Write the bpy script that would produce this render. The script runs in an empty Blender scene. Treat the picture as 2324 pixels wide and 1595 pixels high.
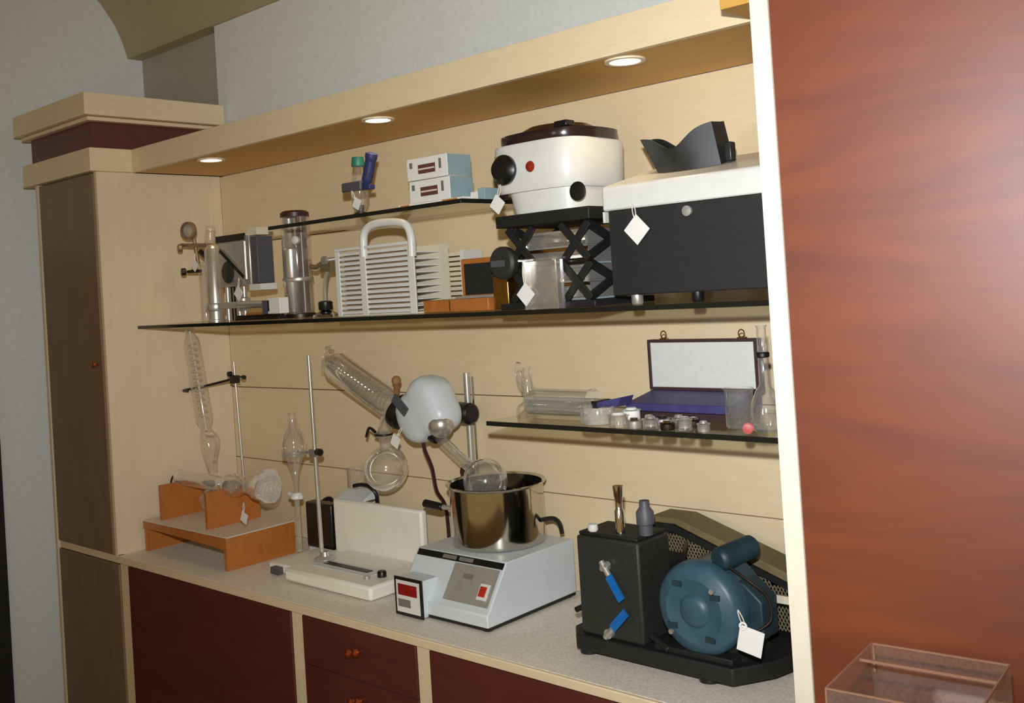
import bpy, bmesh, math, random
from mathutils import Vector, Matrix
random.seed(7)
PI = math.pi
C = bpy.context.scene.collection
S = bpy.context.scene

# ------------------------------------------------------------------ camera
cd = bpy.data.cameras.new('camera')
cam = bpy.data.objects.new('camera', cd); C.objects.link(cam)
F_PX = 2332.46
yaw, pitch, roll = 0.7415, 0.0134, -0.0627
fwd = Vector((-math.sin(yaw)*math.cos(pitch), math.cos(yaw)*math.cos(pitch), math.sin(pitch)))
rt = Vector((math.cos(yaw), math.sin(yaw), 0)); up = rt.cross(fwd)
r2 = math.cos(roll)*rt + math.sin(roll)*up
u2 = -math.sin(roll)*rt + math.cos(roll)*up
cam.matrix_world = Matrix(((r2.x, u2.x, -fwd.x, 3.0928), (r2.y, u2.y, -fwd.y, -1.9842), (r2.z, u2.z, -fwd.z, 1.6649), (0, 0, 0, 1)))
cd.sensor_fit = 'HORIZONTAL'; cd.sensor_width = 36
cd.lens = F_PX*36/2324
cd.shift_x = (1162-1130.68)/2324
cd.shift_y = (619.47-797.5)/2324
cd.clip_start = 0.05
S.camera = cam

# ------------------------------------------------------------------ light
S.view_settings.view_transform = 'Standard'
S.view_settings.look = 'None'
S.view_settings.gamma = 1
S.view_settings.use_curve_mapping = False
S.view_settings.exposure = 0.0
w = bpy.data.worlds.new('room_light'); S.world = w; w.use_nodes = True
w.node_tree.nodes['Background'].inputs[0].default_value = (1.0, 0.68, 0.27, 1)
w.node_tree.nodes['Background'].inputs[1].default_value = 0.28
ld = bpy.data.lights.new('camera_flash', 'SPOT'); ld.energy = 170; ld.spot_size = math.radians(88); ld.spot_blend = 1.0; ld.color = (0.98, 1.0, 1.0); ld.shadow_soft_size = 0.02
lo = bpy.data.objects.new('camera_flash', ld); lo.location = (3.07, -1.98, 1.83); C.objects.link(lo)
lo.rotation_euler = Vector((-0.655, 0.753, -0.075)).to_track_quat('-Z', 'Y').to_euler()
ld = bpy.data.lights.new('door_sheen_light', 'AREA'); ld.shape = 'RECTANGLE'; ld.size = 0.34; ld.size_y = 0.55; ld.spread = math.radians(56); ld.energy = 2.6; ld.color = (0.86, 0.88, 1.0)  # added unseen area lamp that lays a cool sheen on the red door
lo = bpy.data.objects.new('door_sheen_light', ld); lo.location = (2.30, -2.9, 1.85); C.objects.link(lo)
lo.rotation_euler = (Vector((2.85, -0.4, 1.7))-lo.location).to_track_quat('-Z', 'Y').to_euler()


# ------------------------------------------------------------------ materials
def lin(c):
    return tuple(((v/255)/12.92 if v/255 <= 0.04045 else ((v/255+0.055)/1.055)**2.4) for v in c)+(1,)


def mat(name, rgb, rough=0.5, metal=0.0, vary=0.06, scale=40, stretch=(1, 1, 1), rgb2=None, bump=0.0, emit=0, spec=0.5, coat=0.0):
    m = bpy.data.materials.new(name); m.use_nodes = True
    nt = m.node_tree; b = nt.nodes['Principled BSDF']
    b.inputs['Roughness'].default_value = rough; b.inputs['Metallic'].default_value = metal
    b.inputs['Specular IOR Level'].default_value = spec
    b.inputs['Coat Weight'].default_value = coat
    tc = nt.nodes.new('ShaderNodeTexCoord'); mp = nt.nodes.new('ShaderNodeMapping'); mp.inputs['Scale'].default_value = stretch
    nz = nt.nodes.new('ShaderNodeTexNoise'); nz.inputs['Scale'].default_value = scale; nz.inputs['Detail'].default_value = 5
    nt.links.new(tc.outputs['Object'], mp.inputs[0]); nt.links.new(mp.outputs[0], nz.inputs['Vector'])
    cr = nt.nodes.new('ShaderNodeValToRGB'); c = lin(rgb)
    c2 = lin(rgb2) if rgb2 else tuple(max(0, v*(1-vary*2)) for v in c[:3])+(1,)
    cr.color_ramp.elements[0].position = 0.35; cr.color_ramp.elements[1].position = 0.65
    cr.color_ramp.elements[0].color = c2; cr.color_ramp.elements[1].color = c
    nt.links.new(nz.outputs[0], cr.inputs[0]); nt.links.new(cr.outputs[0], b.inputs['Base Color'])
    if bump:
        bp = nt.nodes.new('ShaderNodeBump'); bp.inputs['Strength'].default_value = bump; bp.inputs['Distance'].default_value = 0.002
        nt.links.new(nz.outputs[0], bp.inputs['Height']); nt.links.new(bp.outputs[0], b.inputs['Normal'])
    if emit:
        b.inputs['Emission Color'].default_value = c; b.inputs['Emission Strength'].default_value = emit
    return m


def wood(name, a, b_, rough, scale=6, stretch=(1, 6, 6), coat=0.0, spec=0.5, dist=1.5):
    m = mat(name, a, rough, 0, 0, scale, stretch, b_, 0.05, 0, spec, coat)
    m.node_tree.nodes['Principled BSDF'].inputs['Coat Roughness'].default_value = 0.38
    for n in m.node_tree.nodes:
        if n.type == 'TEX_NOISE':
            n.inputs['Distortion'].default_value = dist
        if n.type == 'VALTORGB':
            n.color_ramp.elements[0].position = 0.2; n.color_ramp.elements[1].position = 0.8
    return m


def glassy(name, tint, haze=0.05, refl=0.9, rough=0.04, power=2.6, hz=(1, 1, 1, 1)):
    """thin clear glass: see-through, mirror-like towards its rims, a little haze"""
    m = bpy.data.materials.new(name); m.use_nodes = True
    nt = m.node_tree; nt.nodes.clear()
    o = nt.nodes.new('ShaderNodeOutputMaterial')
    t = nt.nodes.new('ShaderNodeBsdfTransparent'); t.inputs[0].default_value = tint
    g = nt.nodes.new('ShaderNodeBsdfGlossy'); g.inputs['Roughness'].default_value = rough; g.inputs[0].default_value = (1, 1, 1, 1)
    d = nt.nodes.new('ShaderNodeBsdfDiffuse'); d.inputs[0].default_value = hz
    lw = nt.nodes.new('ShaderNodeLayerWeight'); lw.inputs[0].default_value = 0.5
    p = nt.nodes.new('ShaderNodeMath'); p.operation = 'POWER'; p.inputs[1].default_value = power
    q = nt.nodes.new('ShaderNodeMath'); q.operation = 'MULTIPLY_ADD'; q.inputs[1].default_value = refl; q.inputs[2].default_value = 0.05
    nt.links.new(lw.outputs['Facing'], p.inputs[0]); nt.links.new(p.outputs[0], q.inputs[0])
    m1 = nt.nodes.new('ShaderNodeMixShader'); nt.links.new(q.outputs[0], m1.inputs[0])
    nt.links.new(t.outputs[0], m1.inputs[1]); nt.links.new(g.outputs[0], m1.inputs[2])
    m2 = nt.nodes.new('ShaderNodeMixShader')
    nz = nt.nodes.new('ShaderNodeTexNoise'); nz.inputs['Scale'].default_value = 30
    h = nt.nodes.new('ShaderNodeMath'); h.operation = 'MULTIPLY'; h.inputs[1].default_value = haze*2
    nt.links.new(nz.outputs[0], h.inputs[0]); nt.links.new(h.outputs[0], m2.inputs[0])
    nt.links.new(m1.outputs[0], m2.inputs[1]); nt.links.new(d.outputs[0], m2.inputs[2])
    nt.links.new(m2.outputs[0], o.inputs[0])
    return m


M = {}
M['maple'] = wood('maple_veneer', (232, 214, 180), (225, 205, 168), 0.5, 5, (1, 5, 9))
M['maple_edge'] = wood('maple_edging', (236, 218, 184), (228, 208, 170), 0.5, 8, (2, 8, 8))
M['maple_v'] = wood('maple_veneer_upright', (234, 218, 190), (226, 208, 176), 0.5, 5, (9, 9, 1))
M['maple_post'] = wood('maple_post_edging', (248, 240, 222), (240, 230, 208), 0.5, 5, (9, 9, 1))
M['soffit'] = wood('warm_lit_maple_veneer', (216, 168, 84), (202, 152, 72), 0.5, 6, (1, 5, 5))  # maple with the warm bounced light put into its orange colour
M['groove'] = mat('dark_groove', (70, 48, 26), 0.9)
M['cherry'] = wood('red_cherry_veneer', (132, 62, 26), (102, 44, 22), 0.44, 2.0, (1.0, 4, 3.8), 0.8, 0.7, 2.2)
M['cherry_d'] = wood('dark_cherry_veneer', (98, 46, 40), (84, 36, 32), 0.42, 4, (1, 5, 3), 0.1, 0.5)
M['brown_d'] = wood('gloss_toned_cherry_veneer', (140, 116, 88), (124, 100, 74), 0.45, 4, (4, 4, 1), 0.1)  # cherry veneer with its grey-brown gloss put into the colour
M['worktop'] = mat('speckled_laminate', (246, 240, 230), 0.55, 0, 0, 220, (1, 1, 1), (222, 212, 196))
M['wall'] = mat('painted_wall', (238, 244, 244), 0.8, 0, 0.03, 60, bump=0.1)
M['wall_d'] = mat('darker_recess_wall', (182, 176, 160), 0.85, 0, 0.03, 60, bump=0.1)  # recess wall, darker and warmer than the other walls
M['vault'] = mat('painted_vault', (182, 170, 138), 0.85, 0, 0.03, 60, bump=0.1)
M['floor'] = mat('floor_tile', (150, 130, 105), 0.5)
M['white'] = mat('white_enamel', (226, 228, 224), 0.35, 0, 0.02, 30)
M['white2'] = mat('white_bluish_enamel', (212, 221, 226), 0.35, 0, 0.02, 30)
M['whitew'] = mat('warm_white_plastic', (246, 244, 232), 0.4, 0, 0.02, 30)
M['cream'] = mat('cream_plastic', (226, 218, 196), 0.45, 0, 0.03, 30)
M['paper'] = mat('white_paper', (240, 240, 236), 0.8, 0, 0.02, 50)
M['string'] = mat('white_string', (225, 222, 214), 0.8)
M['black'] = mat('black_plastic', (20, 20, 20), 0.35, 0, 0.1, 60)
M['blackm'] = mat('black_crackle_paint', (26, 27, 26), 0.6, 0, 0.2, 160, bump=0.3)
M['tank'] = mat('charcoal_painted_steel', (44, 46, 42), 0.55, 0, 0.12, 120, bump=0.2)
M['rubber'] = mat('black_rubber', (40, 44, 44), 0.38, 0, 0.15, 30)
M['panelblack'] = mat('black_front_panel', (34, 34, 34), 0.65, 0, 0.15, 90)
M['motor'] = mat('blue_green_motor_paint', (58, 90, 106), 0.42, 0, 0.12, 30, bump=0.1)
M['motor_d'] = mat('dark_blue_green_motor_paint', (34, 58, 68), 0.5, 0, 0.15, 30)
M['steel'] = mat('brushed_steel', (214, 212, 208), 0.34, 0.75, 0.05, 30)
M['chrome'] = mat('chrome', (224, 222, 218), 0.07, 1, 0.02, 10)
M['potsteel'] = mat('polished_stainless', (205, 200, 190), 0.12, 1, 0.03, 10)
M['darkmetal'] = mat('dark_metal', (66, 58, 52), 0.4, 0.8, 0.1, 60)
M['olive'] = mat('dusty_olive_paint', (122, 108, 74), 0.7, 0, 0.1, 60)
M['meshwire'] = mat('mesh_wire', (160, 146, 116), 0.4, 0.3, 0.2, 200)
M['brass'] = mat('brass', (190, 150, 82), 0.3, 1, 0.1, 60)
M['orangewood'] = wood('orange_varnished_wood', (190, 120, 58), (172, 100, 42), 0.4, 10, (3, 3, 3))
M['whitetop'] = mat('pale_laminate_top', (226, 214, 200), 0.45, 0, 0.03, 80)
M['bluehandle'] = mat('bright_blue_handle', (16, 106, 186), 0.4)
M['blue_case'] = mat('blue_plastic_case', (70, 66, 122), 0.5, 0, 0.15, 40)
M['darkframe'] = mat('dark_purple_case_trim', (62, 42, 46), 0.5)
M['lining'] = mat('white_case_lining', (216, 219, 216), 0.8, 0, 0.03, 60)
M['red'] = mat('red_display', (150, 20, 24), 0.25)
M['redlamp'] = mat('red_pilot_lamp', (150, 44, 24), 0.2)
M['redswitch'] = mat('red_rocker', (190, 52, 34), 0.35)
M['silverpanel'] = mat('silver_front_panel', (182, 180, 172), 0.4, 0.4, 0.05, 40)
M['greymark'] = mat('grey_print', (120, 118, 112), 0.7)
M['teal'] = mat('teal_cap', (40, 118, 104), 0.45)
M['navy'] = mat('navy_plastic', (44, 54, 104), 0.4)
M['slate'] = mat('slate_plastic', (84, 84, 92), 0.5)
M['bluegrey'] = mat('pale_blue_card', (150, 178, 186), 0.7)
M['maroonprint'] = mat('maroon_print', (102, 62, 58), 0.7)
M['orange'] = mat('orange_card', (204, 124, 44), 0.7)
M['amber'] = mat('grey_brown_bottle', (134, 118, 92), 0.3)
M['maroonbot'] = mat('maroon_cap', (64, 34, 34), 0.4)
M['lid'] = mat('dark_lid', (46, 30, 32), 0.18)
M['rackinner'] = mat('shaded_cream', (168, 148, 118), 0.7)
M['oldbrass'] = mat('dull_brass', (160, 142, 112), 0.4, 0.6, 0.15, 40)
M['copper'] = mat('copper_knob', (206, 108, 66), 0.3, 0.9)
M['redplastic'] = mat('red_plastic', (186, 76, 74), 0.4)
M['lamp'] = mat('lit_lamp_disc', (255, 240, 214), 0.5, emit=3.0)
M['lamprim'] = mat('white_lamp_rim', (238, 226, 200), 0.4)
M['foil'] = mat('crumpled_clear_film', (220, 214, 204), 0.35, 0.3, 0.2, 60, bump=0.8)
M['tube'] = mat('milky_tube', (224, 218, 206), 0.35)
M['cork'] = mat('tan_cork', (160, 118, 70), 0.8)
M['mirror'] = mat('mirror_steel', (222, 218, 212), 0.3, 0.75, 0.15, 14)
M['maroonglass'] = mat('maroon_inner', (96, 60, 56), 0.3)
M['glass'] = glassy('clear_glass', (0.96, 0.955, 0.94, 1), 0.03, 1.0, 0.06, 1.9)
M['glass2'] = glassy('clear_glass_bright', (0.965, 0.955, 0.935, 1), 0.06, 1.0, 0.10, 1.5)
M['film'] = glassy('clear_film', (0.95, 0.94, 0.92, 1), 0.30, 1.0, 0.15, 1.2)
M['glass3'] = glassy('hazy_glass', (0.96, 0.96, 0.95, 1), 0.13, 1.0, 0.10, 1.5)
M['shelfglass'] = glassy('shelf_glass', (0.90, 0.91, 0.84, 1), 0.0, 0.5, 0.02, 4)
M['acrylic'] = glassy('clear_acrylic', (0.90, 0.86, 0.80, 1), 0.03, 0.25, 0.05, 3)
M['acrylic_edge'] = mat('acrylic_edge', (150, 112, 88), 0.3)
M['shelfedge'] = mat('dark_glass_edge', (20, 26, 24), 0.2)


# ------------------------------------------------------------------ mesh builder
class B:
    """collects shapes in world space; part() turns them into one mesh object"""
    def __init__(s):
        s.v = []; s.f = []

    def add(s, vs, fs):
        n = len(s.v); s.v += [Vector(v) for v in vs]; s.f += [tuple(i+n for i in f) for f in fs]
        return s

    def box(s, x0, x1, y0, y1, z0, z1):
        x0, x1 = min(x0, x1), max(x0, x1); y0, y1 = min(y0, y1), max(y0, y1); z0, z1 = min(z0, z1), max(z0, z1)
        return s.add([(x0, y0, z0), (x1, y0, z0), (x1, y1, z0), (x0, y1, z0), (x0, y0, z1), (x1, y0, z1), (x1, y1, z1), (x0, y1, z1)],
                     [(0, 3, 2, 1), (4, 5, 6, 7), (0, 1, 5, 4), (1, 2, 6, 5), (2, 3, 7, 6), (3, 0, 4, 7)])

    def prism(s, poly, axis, a, b):
        """poly of 2D points swept along axis from a to b: axis 'y' reads (x,z), 'x' reads (y,z), 'z' reads (x,y)"""
        def p(q, t):
            return {'y': (q[0], t, q[1]), 'x': (t, q[0], q[1]), 'z': (q[0], q[1], t)}[axis]
        n = len(poly)
        return s.add([p(q, a) for q in poly]+[p(q, b) for q in poly],
                     [tuple(range(n)), tuple(range(2*n-1, n-1, -1))]+[(i, i+n, (i+1) % n+n, (i+1) % n) for i in range(n)])

    def lathe(s, prof, base, d=(0, 0, 1), n=24, sx=1.0, close=True, a0=0, a1=2*PI):
        """prof: list of (radius, height along d) from base"""
        d = Vector(d).normalized(); base = Vector(base)
        u = d.orthogonal().normalized() if abs(d.z) < 0.99 else Vector((1, 0, 0)); v = d.cross(u)
        vs = []; fs = []
        for r, h in prof:
            for k in range(n):
                a = 2*PI*k/n
                vs.append(base+d*h+u*(r*math.cos(a)*sx)+v*(r*math.sin(a)))
        m = len(prof)
        for i in range(m-1):
            for k in range(n):
                k2 = (k+1) % n
                fs.append((i*n+k, i*n+k2, (i+1)*n+k2, (i+1)*n+k))
        if close:
            if prof[0][0] > 1e-5: fs.append(tuple(range(n-1, -1, -1)))
            if prof[-1][0] > 1e-5: fs.append(tuple(range((m-1)*n, m*n)))
        return s.add(vs, fs)

    def cyl(s, p, q, r, r1=None, n=20):
        p = Vector(p); q = Vector(q); r1 = r if r1 is None else r1
        return s.lathe([(r, 0), (r1, (q-p).length)], p, q-p, n)

    def ball(s, c, r, n=20, d=(0, 0, 1), a=0.0, b=PI):
        m = 12
        return s.lathe([(max(1e-4, r*math.sin(a+(b-a)*i/m)), -r*math.cos(a+(b-a)*i/m)) for i in range(m+1)], c, d, n, close=False)

    def tube(s, pts, r, n=8):
        pts = [Vector(p) for p in pts]; m = len(pts); vs = []; fs = []
        u = None
        for i, p in enumerate(pts):
            t = (pts[min(i+1, m-1)]-pts[max(i-1, 0)]).normalized()
            if u is None: u = t.orthogonal().normalized()
            u = (u-t*u.dot(t)).normalized(); v = t.cross(u)
            rr = r[i] if isinstance(r, (list, tuple)) else r
            for k in range(n):
                a = 2*PI*k/n; vs.append(p+u*rr*math.cos(a)+v*rr*math.sin(a))
        for i in range(m-1):
            for k in range(n):
                k2 = (k+1) % n; fs.append((i*n+k, i*n+k2, (i+1)*n+k2, (i+1)*n+k))
        fs.append(tuple(range(n-1, -1, -1))); fs.append(tuple(range((m-1)*n, m*n)))
        return s.add(vs, fs)

    def rot(s, c, axis, ang):
        R = Matrix.Rotation(ang, 3, axis); c = Vector(c); s.v = [c+R@(v-c) for v in s.v]; return s


def spl(pts, k=6):
    pts = [Vector(p) for p in pts]; out = []
    for i in range(len(pts)-1):
        p0 = pts[max(i-1, 0)]; p1 = pts[i]; p2 = pts[i+1]; p3 = pts[min(i+2, len(pts)-1)]
        for j in range(k):
            t = j/k
            out.append(0.5*((2*p1)+(p2-p0)*t+(2*p0-5*p1+4*p2-p3)*t*t+(3*p1-p0-3*p2+p3)*t**3))
    out.append(pts[-1]); return out


def link(name, b, m, parent=None, bev=0.0, origin=None, label=None, seg=2, flat=False):
    me = bpy.data.meshes.new(name)
    o0 = Vector(origin) if origin is not None else Vector((0, 0, 0))
    me.from_pydata([tuple(v-o0) for v in b.v], [], b.f)
    bm = bmesh.new(); bm.from_mesh(me); bmesh.ops.recalc_face_normals(bm, faces=bm.faces); bm.to_mesh(me); bm.free()
    if not flat:
        me.polygons.foreach_set('use_smooth', [True]*len(me.polygons)); me.set_sharp_from_angle(angle=math.radians(38))
    me.materials.append(M[m]); me.update()
    o = bpy.data.objects.new(name, me); C.objects.link(o)
    if bev:
        md = o.modifiers.new('bevel', 'BEVEL'); md.width = bev; md.segments = seg; md.limit_method = 'ANGLE'; md.angle_limit = math.radians(40)
    if parent: o.parent = parent
    else: o.location = o0
    if label: o['label'] = label
    return o


class Thing:
    def __init__(s, name, label, cat, base, group=None, kind=None):
        s.base = Vector(base); s.o = bpy.data.objects.new(name, None); C.objects.link(s.o); s.o.location = s.base; s.o.empty_display_size = 0.05
        s.o['label'] = label; s.o['category'] = cat
        if group: s.o['group'] = group

    def part(s, name, b, m, parent=None, bev=0.0, label=None, flat=False):
        return link(name, b, m, parent or s.o, bev, s.base, label, flat=flat)


def single(name, b, m, label, cat, base, group=None, bev=0.0):
    o = link(name, b, m, None, bev, base, label); o['category'] = cat
    if group: o['group'] = group
    return o


def struct(name, b, m, base=(0, 0, 0), bev=0.0):
    o = link(name, b, m, None, bev, base); o['kind'] = 'structure'; return o


# ------------------------------------------------------------------ the room
W = 2.28; D = 0.446; ZT = 2.105
wb = struct('wall_back', B().box(0.0, 3.9, 0.012, 0.10, 0.0, 2.63), 'wall')
for z0, z1, cols in ((0.9, 1.138, 1), (1.138, 1.379, 1), (1.379, 1.864, 1), (1.864, ZT, 2)):
    for (x0, x1) in (((0.001, W-0.001),) if cols == 1 else ((0.001, 1.2880), (1.2900, W-0.001))):
        link('plank', B().box(x0, x1, 0.0, 0.012, z0+0.0012, z1-0.0012), 'maple', wb, 0.0008, (0, 0, 0))
link('joint_backing', B().box(0.0, W, 0.0105, 0.0119, 0.9, ZT), 'groove', wb)
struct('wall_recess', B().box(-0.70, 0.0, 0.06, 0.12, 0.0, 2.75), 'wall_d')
struct('wall_left', B().box(-0.70, -0.587, -3.2, 0.12, 0.0, 3.7), 'wall')
struct('floor', B().box(-0.70, 4.6, -3.2, 0.12, -0.06, 0.0), 'floor')
# barrel vault springing from the back wall
prof = []
pts2 = [(0.0, 2.63), (-0.018, 2.69), (-0.043, 2.75), (-0.087, 2.814), (-0.16, 2.90), (-0.27, 2.99), (-0.45, 3.09), (-0.75, 3.18), (-1.2, 3.22), (-1.7, 3.18), (-2.3, 3.02), (-3.1, 2.66)]
outer = [(y, z+0.08) for y, z in reversed(pts2)]; outer[-1] = (0.12, 2.71)
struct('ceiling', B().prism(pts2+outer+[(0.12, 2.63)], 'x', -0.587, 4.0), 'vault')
struct('trim_1', B().box(-0.587, -0.575, -1.6, -0.556, 0.0, 1.9), 'panelblack')

# ------------------------------------------------------------------ left tall cabinet
t = Thing('tall_cabinet', 'tall narrow dark brown cupboard with stepped maple cornice at the left end', 'cupboard', (-0.2, -0.22, 0))
t.part('side_panel', B().box(-0.016, 0.0, -D, 0.0, 0.9, ZT), 'maple_v', label='pale maple side panel')
t.part('side_panel', B().box(-0.413, -0.397, -D-0.012, 0.0, 0.0, ZT), 'maple_v')
t.part('carcass', B().box(-0.397, -0.016, -D+0.012, 0.0, 0.05, 2.33), 'brown_d')
t.part('rail', B().box(-0.397, 0.0, -D-0.004, -D+0.02, 0.880, 0.902), 'maple_edge')
d = t.part('door', B().box(-0.395, -0.014, -D-0.008, -D+0.011, 0.905, ZT-0.004), 'brown_d', bev=0.001)
t.part('knob', B().lathe([(0.003, 0), (0.004, 0.008), (0.009, 0.012), (0.008, 0.019), (0.0, 0.022)], (-0.04, -D-0.008, 1.50), (0, -1, 0), 14), 'copper', d)
t.part('door', B().box(-0.395, 0.018, -D-0.008, -D+0.011, 0.06, 0.877), 'brown_d', bev=0.001)
t.part('lower_band', B().box(-0.47, 0.022, -0.474, 0.0, ZT, 2.178), 'maple_edge', bev=0.0015)
t.part('frieze', B().box(-0.425, 0.008, -0.458, 0.0, 2.178, 2.266), 'cherry_d', label='dark red frieze')
t.part('cornice', B().box(-0.455, 0.030, -0.478, 0.0, 2.262, 2.274).box(-0.475, 0.05, -0.496, -0.001, 2.276, 2.345), 'maple_edge', bev=0.0015)

# ------------------------------------------------------------------ alcove soffit and fascia
t = Thing('soffit', 'maple veneered canopy with deep fascia roofing the display niche', 'canopy', (1.1, -0.16, ZT))
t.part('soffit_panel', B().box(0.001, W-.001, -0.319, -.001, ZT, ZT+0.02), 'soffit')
t.part('fascia', B().box(0.023, W-.001, -0.335, -0.318, ZT-0.001, 2.178), 'maple_edge', bev=0.001)
t.part('top_board', B().box(0.023, W-.055, -0.318, -.001, 2.160, 2.177), 'maple_edge')
# bulkhead wall above the canopy
for i, (x, y, which) in enumerate(((0.366, -0.262, 'leftmost'), (1.144, -0.268, 'middle'), (1.905, -0.270, 'rightmost'))):
    t = Thing('downlight', 'round lit recessed lamp, %s of the three in the niche canopy' % which, 'lamp', (x, y, ZT), 'recessed lamps in the niche canopy')
    t.part('rim', B().lathe([(0.032, 0.0), (0.032, -0.004), (0.042, -0.004), (0.042, 0.0)], (x, y, ZT-0.0002), (0, 0, 1), 32, close=False), 'lamprim')
    t.part('lamp_disc', B().lathe([(0.0001, -0.003), (0.032, -0.002)], (x, y, ZT-0.0002), (0, 0, 1), 32, close=False), 'lamp')
    l = bpy.data.lights.new('downlight_glow', 'SPOT'); l.energy = 1.6; l.color = (1, 0.74, 0.42); l.spot_size = 2.4; l.spot_blend = 1; l.shadow_soft_size = 0.03
    lo = bpy.data.objects.new('downlight_glow', l); lo.location = (0, 0, -0.012); lo.parent = t.o; C.objects.link(lo)

# ------------------------------------------------------------------ right tall cabinet
t = Thing('wardrobe', 'large closed red cherry cupboard at the right with a pale maple edge', 'cupboard', (2.9, -0.22, 0))
t.part('side_panel', B().box(W, 2.312, -D, 0.0, 0.0, 2.50), 'maple_post', label='pale maple upright edge')
t.part('door', B().box(2.313, 3.6, -D+0.002, -D+0.02, 0.05, 2.62), 'cherry', bev=0.001)
t.part('carcass', B().box(2.313, 3.6, -D+0.02, 0.0, 0.0, 2.62), 'cherry_d')
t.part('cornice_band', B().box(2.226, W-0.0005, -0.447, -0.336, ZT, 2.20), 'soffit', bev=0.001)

# ------------------------------------------------------------------ base cabinets and worktop
t = Thing('worktop', 'long pale speckled worktop with maple front edge across the niche', 'worktop', (1.1, -0.22, 0.88))
t.part('worktop_slab', B().box(0.0005, W-0.0005, -D+0.004, -0.0005, 0.882, 0.900), 'worktop')
t.part('front_edge', B().box(0.0005, W-0.0005, -D-0.006, -D+0.004, 0.880, 0.8995), 'maple_edge', bev=0.002)
units = [(0.019, 0.929, 0.070, 0.907, 'left'), (0.929, 1.3915, 0.952, 1.371, 'mid'), (1.3915, W, 1.412, 2.262, 'right')]
labs = ['wide dark red base cupboard under the wooden stand', 'narrow dark red drawer unit with copper knobs under the worktop', 'wide reddish base cupboard under the vacuum pump']
for (x0, x1, d0, d1, k), lab in zip(units, labs):
    t = Thing('base_cabinet', lab, 'cabinet' if k != 'mid' else 'drawer unit', ((x0+x1)/2, -0.22, 0), 'base cabinets below the worktop')
    t.part('carcass', B().box(x0+0.001, x1-0.001, -D+0.016, -0.001, 0.0, 0.878), 'cherry_d')
    t.part('stile', B().box(x0+0.0005, d0, -D-0.002, -D+0.016, 0.0, 0.8795), 'maple_edge')
    t.part('stile', B().box(d1, x1-0.0005, -D-0.002, -D+0.016, 0.0, 0.8795), 'maple_edge')
    if k == 'mid':
        for z0, z1, zk in ((0.760, 0.8785, 0.828), (0.640, 0.7588, 0.715), (0.06, 0.6388, 0.5)):
            d = t.part('drawer', B().box(d0+0.002, d1-0.002, -D-0.006, -D+0.015, z0, z1), 'cherry_d', bev=0.001)
            kb = B()
            for s in (-1, 1):
                kb.lathe([(0.003, 0), (0.004, 0.01), (0.011, 0.013), (0.010, 0.019), (0.0, 0.023)], (1.163+s*0.013, -D-0.006, zk+s*0.003), (0, -1, 0), 14)
            t.part('knob', kb, 'copper', d)
    else:
        t.part('door', B().box(d0+0.002, d1-0.002, -D-0.006, -D+0.015, 0.06, 0.8785), 'cherry_d', bev=0.001)


# ------------------------------------------------------------------ glass shelves
def shelf(x0, x1, zt, lab):
    t = Thing('glass_shelf', lab, 'shelf', ((x0+x1)/2, -0.168, zt-0.01), 'glass shelves in the niche')
    t.part('pane', B().box(x0, x1, -0.332, -0.001, zt-0.010, zt), 'shelfglass')
    t.part('front_edge', B().box(x0, x1, -0.336, -0.3322, zt-0.010, zt), 'shelfedge', bev=0.0005)
    return t


sA = shelf(0.001, W-0.001, 1.612, 'longest glass shelf, spanning the whole niche and carrying the black fronted apparatus')
sC = shelf(1.519, W-0.001, 1.370, 'lower right glass shelf carrying the open blue case and glassware')
sD = shelf(0.743, 1.483, 1.868, 'short upper glass shelf carrying small boxes and a teal capped bottle')
sD.part('side_edge', B().box(1.4832, 1.487, -0.336, -0.001, 1.858, 1.868), 'shelfedge')
ZA, ZC, ZD, ZW = 1.612, 1.370, 1.868, 0.900


# ------------------------------------------------------------------ small helpers for equipment
def tag(label, cx, cy, cz, size, ang, top=None, group='white paper tags tied to the apparatus', yaw_=0.0):
    """square paper tag hanging by a string from `top`"""
    t = Thing('paper_tag', label, 'tag', (cx, cy, cz), group)
    b = B().box(cx-size/2, cx+size/2, cy-0.0006, cy+0.0006, cz-size/2, cz+size/2)
    b.rot((cx, cy, cz), 'Y', ang); b.rot((cx, cy, cz), 'Z', yaw_)
    t.part('card', b, 'paper')
    if top:
        top = Vector(top); c = Vector((cx, cy-0.001, cz)); e = c+(top-c).normalized()*size*0.55
        s_ = Vector((0.0035, 0, 0))
        t.part('string', B().tube(spl([e-s_*0.4, (e+top)/2-s_, top, (e+top)/2+s_, e+s_*0.4], 5), 0.0011, 6), 'string')
    return t


def flask_prof(R, neck_r, neck_h, rim=True):
    """round-bottom flask profile from the bottom, centre at height R"""
    a1 = math.asin(min(1, neck_r/R)); pr = []
    for i in range(15):
        a = PI*i/14*(1-a1/PI)
        pr.append((max(1e-4, R*math.sin(a)), R-R*math.cos(a)))
    pr.append((neck_r, 2*R+neck_h*0.3)); pr.append((neck_r, 2*R+neck_h))
    if rim: pr += [(neck_r*1.25, 2*R+neck_h), (neck_r*1.25, 2*R+neck_h*1.0+0.004)]
    return pr


def aring(R, y, n=10): ...


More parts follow.
